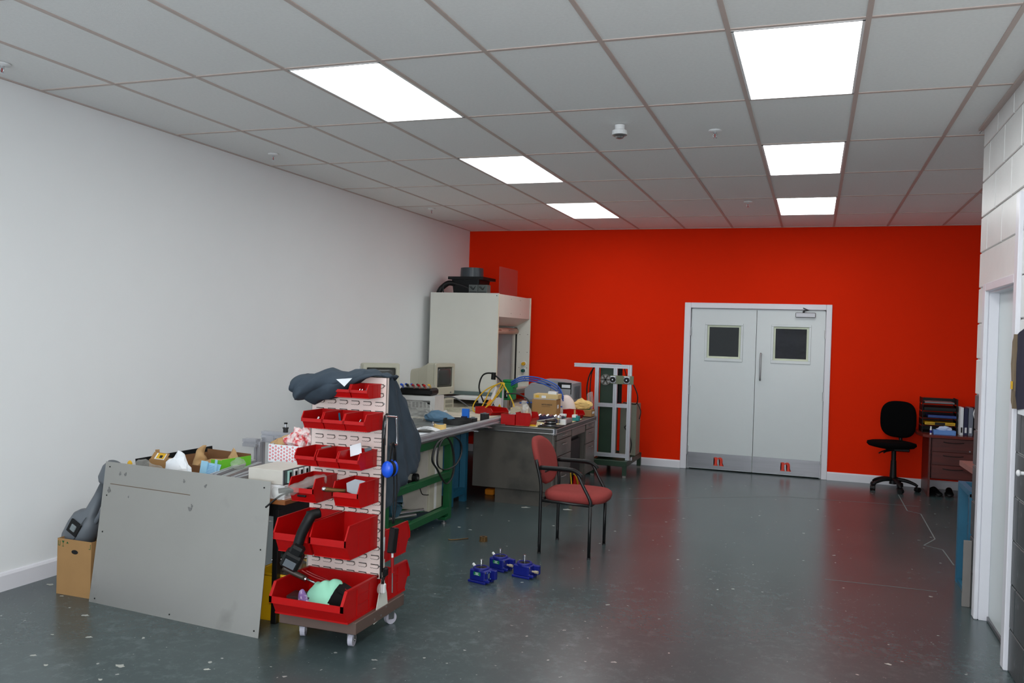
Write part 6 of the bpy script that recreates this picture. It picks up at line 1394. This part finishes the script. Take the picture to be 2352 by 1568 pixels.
# on the office desk
t = thing('letter_tray', 'black five tier letter tray on the mahogany desk', 'letter tray', (1.79, 6.8, oz))
for k in range(5):
    z = oz+.002+k*.082
    bm = B(); box(bm, (1.605, 6.66, z), (1.965, 6.98, z+.004)); box(bm, (1.605, 6.66, z), (1.609, 6.98, z+.06)); box(bm, (1.961, 6.66, z), (1.965, 6.98, z+.06)); box(bm, (1.609, 6.976, z), (1.961, 6.98, z+.05)); P('tray', bm, M_black, t)
for x in (1.607, 1.957): 
    for y in (6.70, 6.95): P('riser', bx((x-.002, y-.008, oz+.001), (x+.008, y+.008, oz+.39)), M_black, t)
single('blue_folder', bx((1.665, 6.675, oz+.171), (1.955, 6.93, oz+.20), bev=.002), mat('blue_folder_board', (40, 66, 130), .6), 'blue folder in the middle tier of the letter tray', 'folder')
t = thing('yellow_reference_book', 'yellow book with a dark block on its spine in the letter tray', 'book', (1.78, 6.8, oz+.09))
P('cover', bx((1.635, 6.672, oz+.089), (1.945, 6.92, oz+.122), bev=.002), M_yellow, t); P('dark_block', bx((1.737, 6.6705, oz+.091), (1.842, 6.6718, oz+.12)), M_ink, t)
text('TELEPHONE', .017, plane_m((1.688, 6.6712, oz+.105), (1, 0, 0), (0, 0, 1)), M_ink, t); text('CONTACTS', .015, plane_m((1.892, 6.6712, oz+.105), (1, 0, 0), (0, 0, 1)), M_ink, t)
single('top_papers', bx((1.625, 6.67, oz+.334), (1.93, 6.95, oz+.350), bev=.003), mat('grey_glossy_folder', (120, 126, 130), .3), 'glossy grey wallet in the top tier of the letter tray', 'folder')
single('black_files', bx((1.62, 6.68, oz+.252), (1.95, 6.95, oz+.29), bev=.003), M_black, 'black file in the second tier from the top of the letter tray', 'folder')
t = thing('correction_pen', 'white bottle with printed label standing at the desk front', 'bottle', (1.676, 6.48, oz)); bm = B(); cyl(bm, (1.676, 6.48, oz), (1.676, 6.48, oz+.062), .011); P('bottle', bm, M_whitep, t); bm = B(); cyl(bm, (1.676, 6.48, oz+.062), (1.676, 6.48, oz+.088), .008); P('cap', bm, M_whitep, t); bm = B(); cyl(bm, (1.676, 6.48, oz+.015), (1.676, 6.48, oz+.045), .0114); P('label', bm, M_inkb, t)
t = thing('tissue_box', 'pale blue tissue box on the mahogany desk', 'tissue box', (1.81, 6.52, oz)); P('box_body', bx((1.705, 6.46, oz), (1.925, 6.58, oz+.05), bev=.003), M_bluebox, t); bm = crumple((1.82, 6.52, oz+.045), (.075, .035, .03), 111, .35); P('tissue', bm, mat('pale_tissue', (190, 206, 232), .8), t)
for k, (x, w_, h_, m_, lab, lbm) in enumerate(((1.975, .032, .31, M_paper, 'white ring binder, leftmost on the mahogany desk', M_ink), (2.012, .04, .305, M_navy, 'dark purple-blue binder right of the white one', M_paper), (2.057, .045, .31, mat('grey_binder', (112, 118, 132), .5), 'grey binder with a white spine label', M_paper), (2.107, .045, .31, M_black, 'black lever arch file with a cream label', M_cream), (2.157, .062, .31, M_black, 'black lever arch file with ring hole next to the block wall', M_cream))):
    t = thing('ring_binder', lab, 'binder', (x+w_/2, 6.7, oz), 0, 'binders on the mahogany desk')
    P('cover', bx((x, 6.55, oz), (x+w_, 6.80, oz+h_), bev=.002), m_, t); P('spine_label', bx((x+w_*.25, 6.5485, oz+.03 if k < 3 else oz+.10), (x+w_*.75, 6.55, oz+.09 if k < 3 else oz+.18)), lbm, t)
    if k == 4:
        bm = B(); tube(bm, [(x+w_/2+.012*math.cos(a), 6.547, oz+.065+.012*math.sin(a)) for a in [q*2*math.pi/12 for q in range(12)]], .002, closed=True, sm=0); P('finger_ring', bm, M_chrome, t)
single('grey_holder', bx((2.15, 6.47, oz+.19), (2.24, 6.545, oz+.31), bev=.004), mat('grey_binder', (112, 118, 132), .5), 'grey plastic holder in front of the rightmost binders', 'holder')
single('hanging_cable', (lambda b_: (tube(b_, [(2.12, 6.53, oz+.31), (2.10, 6.52, oz+.25), (2.115, 6.53, oz+.20)], .007), b_)[1])(B()), M_whitep, 'white cable loop over the right-hand binders', 'cable')
# ================================================================== BEHIND THE RIGHT WALL EDGE
t = thing('blue_stand', 'blue painted angle iron stand at the end of the block wall', 'stand', (1.65, 2.9, 0))
for x in (1.45, 1.95):
    for y in (2.30, 2.74):
        bm = B(); box(bm, (x-.03, y-.025, 0), (x+.03, y-.019, .70)); box(bm, (x-.03, y-.019, 0), (x-.024, y+.025, .70)); P('leg', bm, M_bluep, t)
for a, b_ in (((1.42, 2.275, .68), (1.98, 2.32, .715)), ((1.42, 2.72, .68), (1.98, 2.765, .715)), ((1.42, 2.32, .68), (1.46, 2.72, .715)), ((1.44, 2.725, .415), (1.96, 2.755, .428)), ((1.425, 2.32, .0), (1.45, 2.72, .03))): P('rail', bx(a, b_), M_bluep, t)
t = thing('red_brown_bench', 'bench with a red brown top and blue frame beyond the block wall', 'workbench', (1.9, 3.9, 0))
bm = B(); prism(bm, [(1.555, 3.66), (1.585, 2.88), (2.3, 2.88), (2.3, 3.66)], .715, .755, 'z'); P('worktop', bm, M_redbrown, t)
bm = B(); prism(bm, [(1.60, .715), (1.72, .715), (1.72, .45), (1.68, .45)], 2.92, 2.95, 'y'); P('gusset', bm, M_bluep, t)
for x, y in ((1.70, 2.96), (2.24, 2.96), (1.70, 3.58), (2.24, 3.58)): P('leg', bx((x-.025, y-.025, 0), (x+.025, y+.025, .715)), M_bluep, t)
single('leaning_plank', bx((1.368, 2.105, 0), (1.415, 2.125, .425), bev=.002), M_concrete, 'short grey plank standing against the end of the block wall', 'plank')
# coat of folded sheets hanging beside the side door
t = thing('hanging_coat', 'brown and navy cloth hanging on the wall right of the side door', 'coat', (1.39, .93, 1.36))
def hang(pts, thick, m_, name, seed):
    bm = B(); prism(bm, pts, 1.412-thick, 1.412, 'x'); bmesh.ops.triangulate(bm, faces=bm.faces); bmesh.ops.subdivide_edges(bm, edges=bm.edges, cuts=3, use_grid_fill=True)
    for v in bm.verts: v.co.x -= .008*abs(noise.noise(v.co*25+Vector((seed, 0, 0))))
    P(name, bm, m_, t)
hang([(.975, 1.70), (.93, 1.74), (.90, 1.45), (.925, 1.36), (.95, 1.40), (.985, 1.55)], .028, mat('olive_brown_cloth', (120, 104, 84), .9), 'brown_fold', 1)
hang([(.90, 1.74), (.70, 1.78), (.66, 1.38), (.86, 1.36), (.90, 1.45)], .02, mat('dark_navy_cloth', (24, 22, 48), .9), 'navy_fold', 2)
hang([(1.0, 1.47), (.98, 1.50), (.975, 1.40), (1.005, 1.42)], .02, mat('dark_navy_cloth', (24, 22, 48), .9), 'navy_corner', 3)
P('yellow_patch', bx((1.372, .905, 1.46), (1.378, .93, 1.50)), M_yellow, t); P('white_card', bx((1.395, .72, 1.34), (1.405, .86, 1.38)), M_paper, t)
t = thing('wall_hook', 'white hook on the charcoal wall at the right edge of the picture', 'hook', (1.40, .72, 1.06)); bm = B(); cyl(bm, (1.418, .72, 1.06), (1.385, .72, 1.06), .009); sph(bm, (1.38, .72, 1.06), .016, (.7, 1, 1)); P('knob', bm, M_whitep, t)
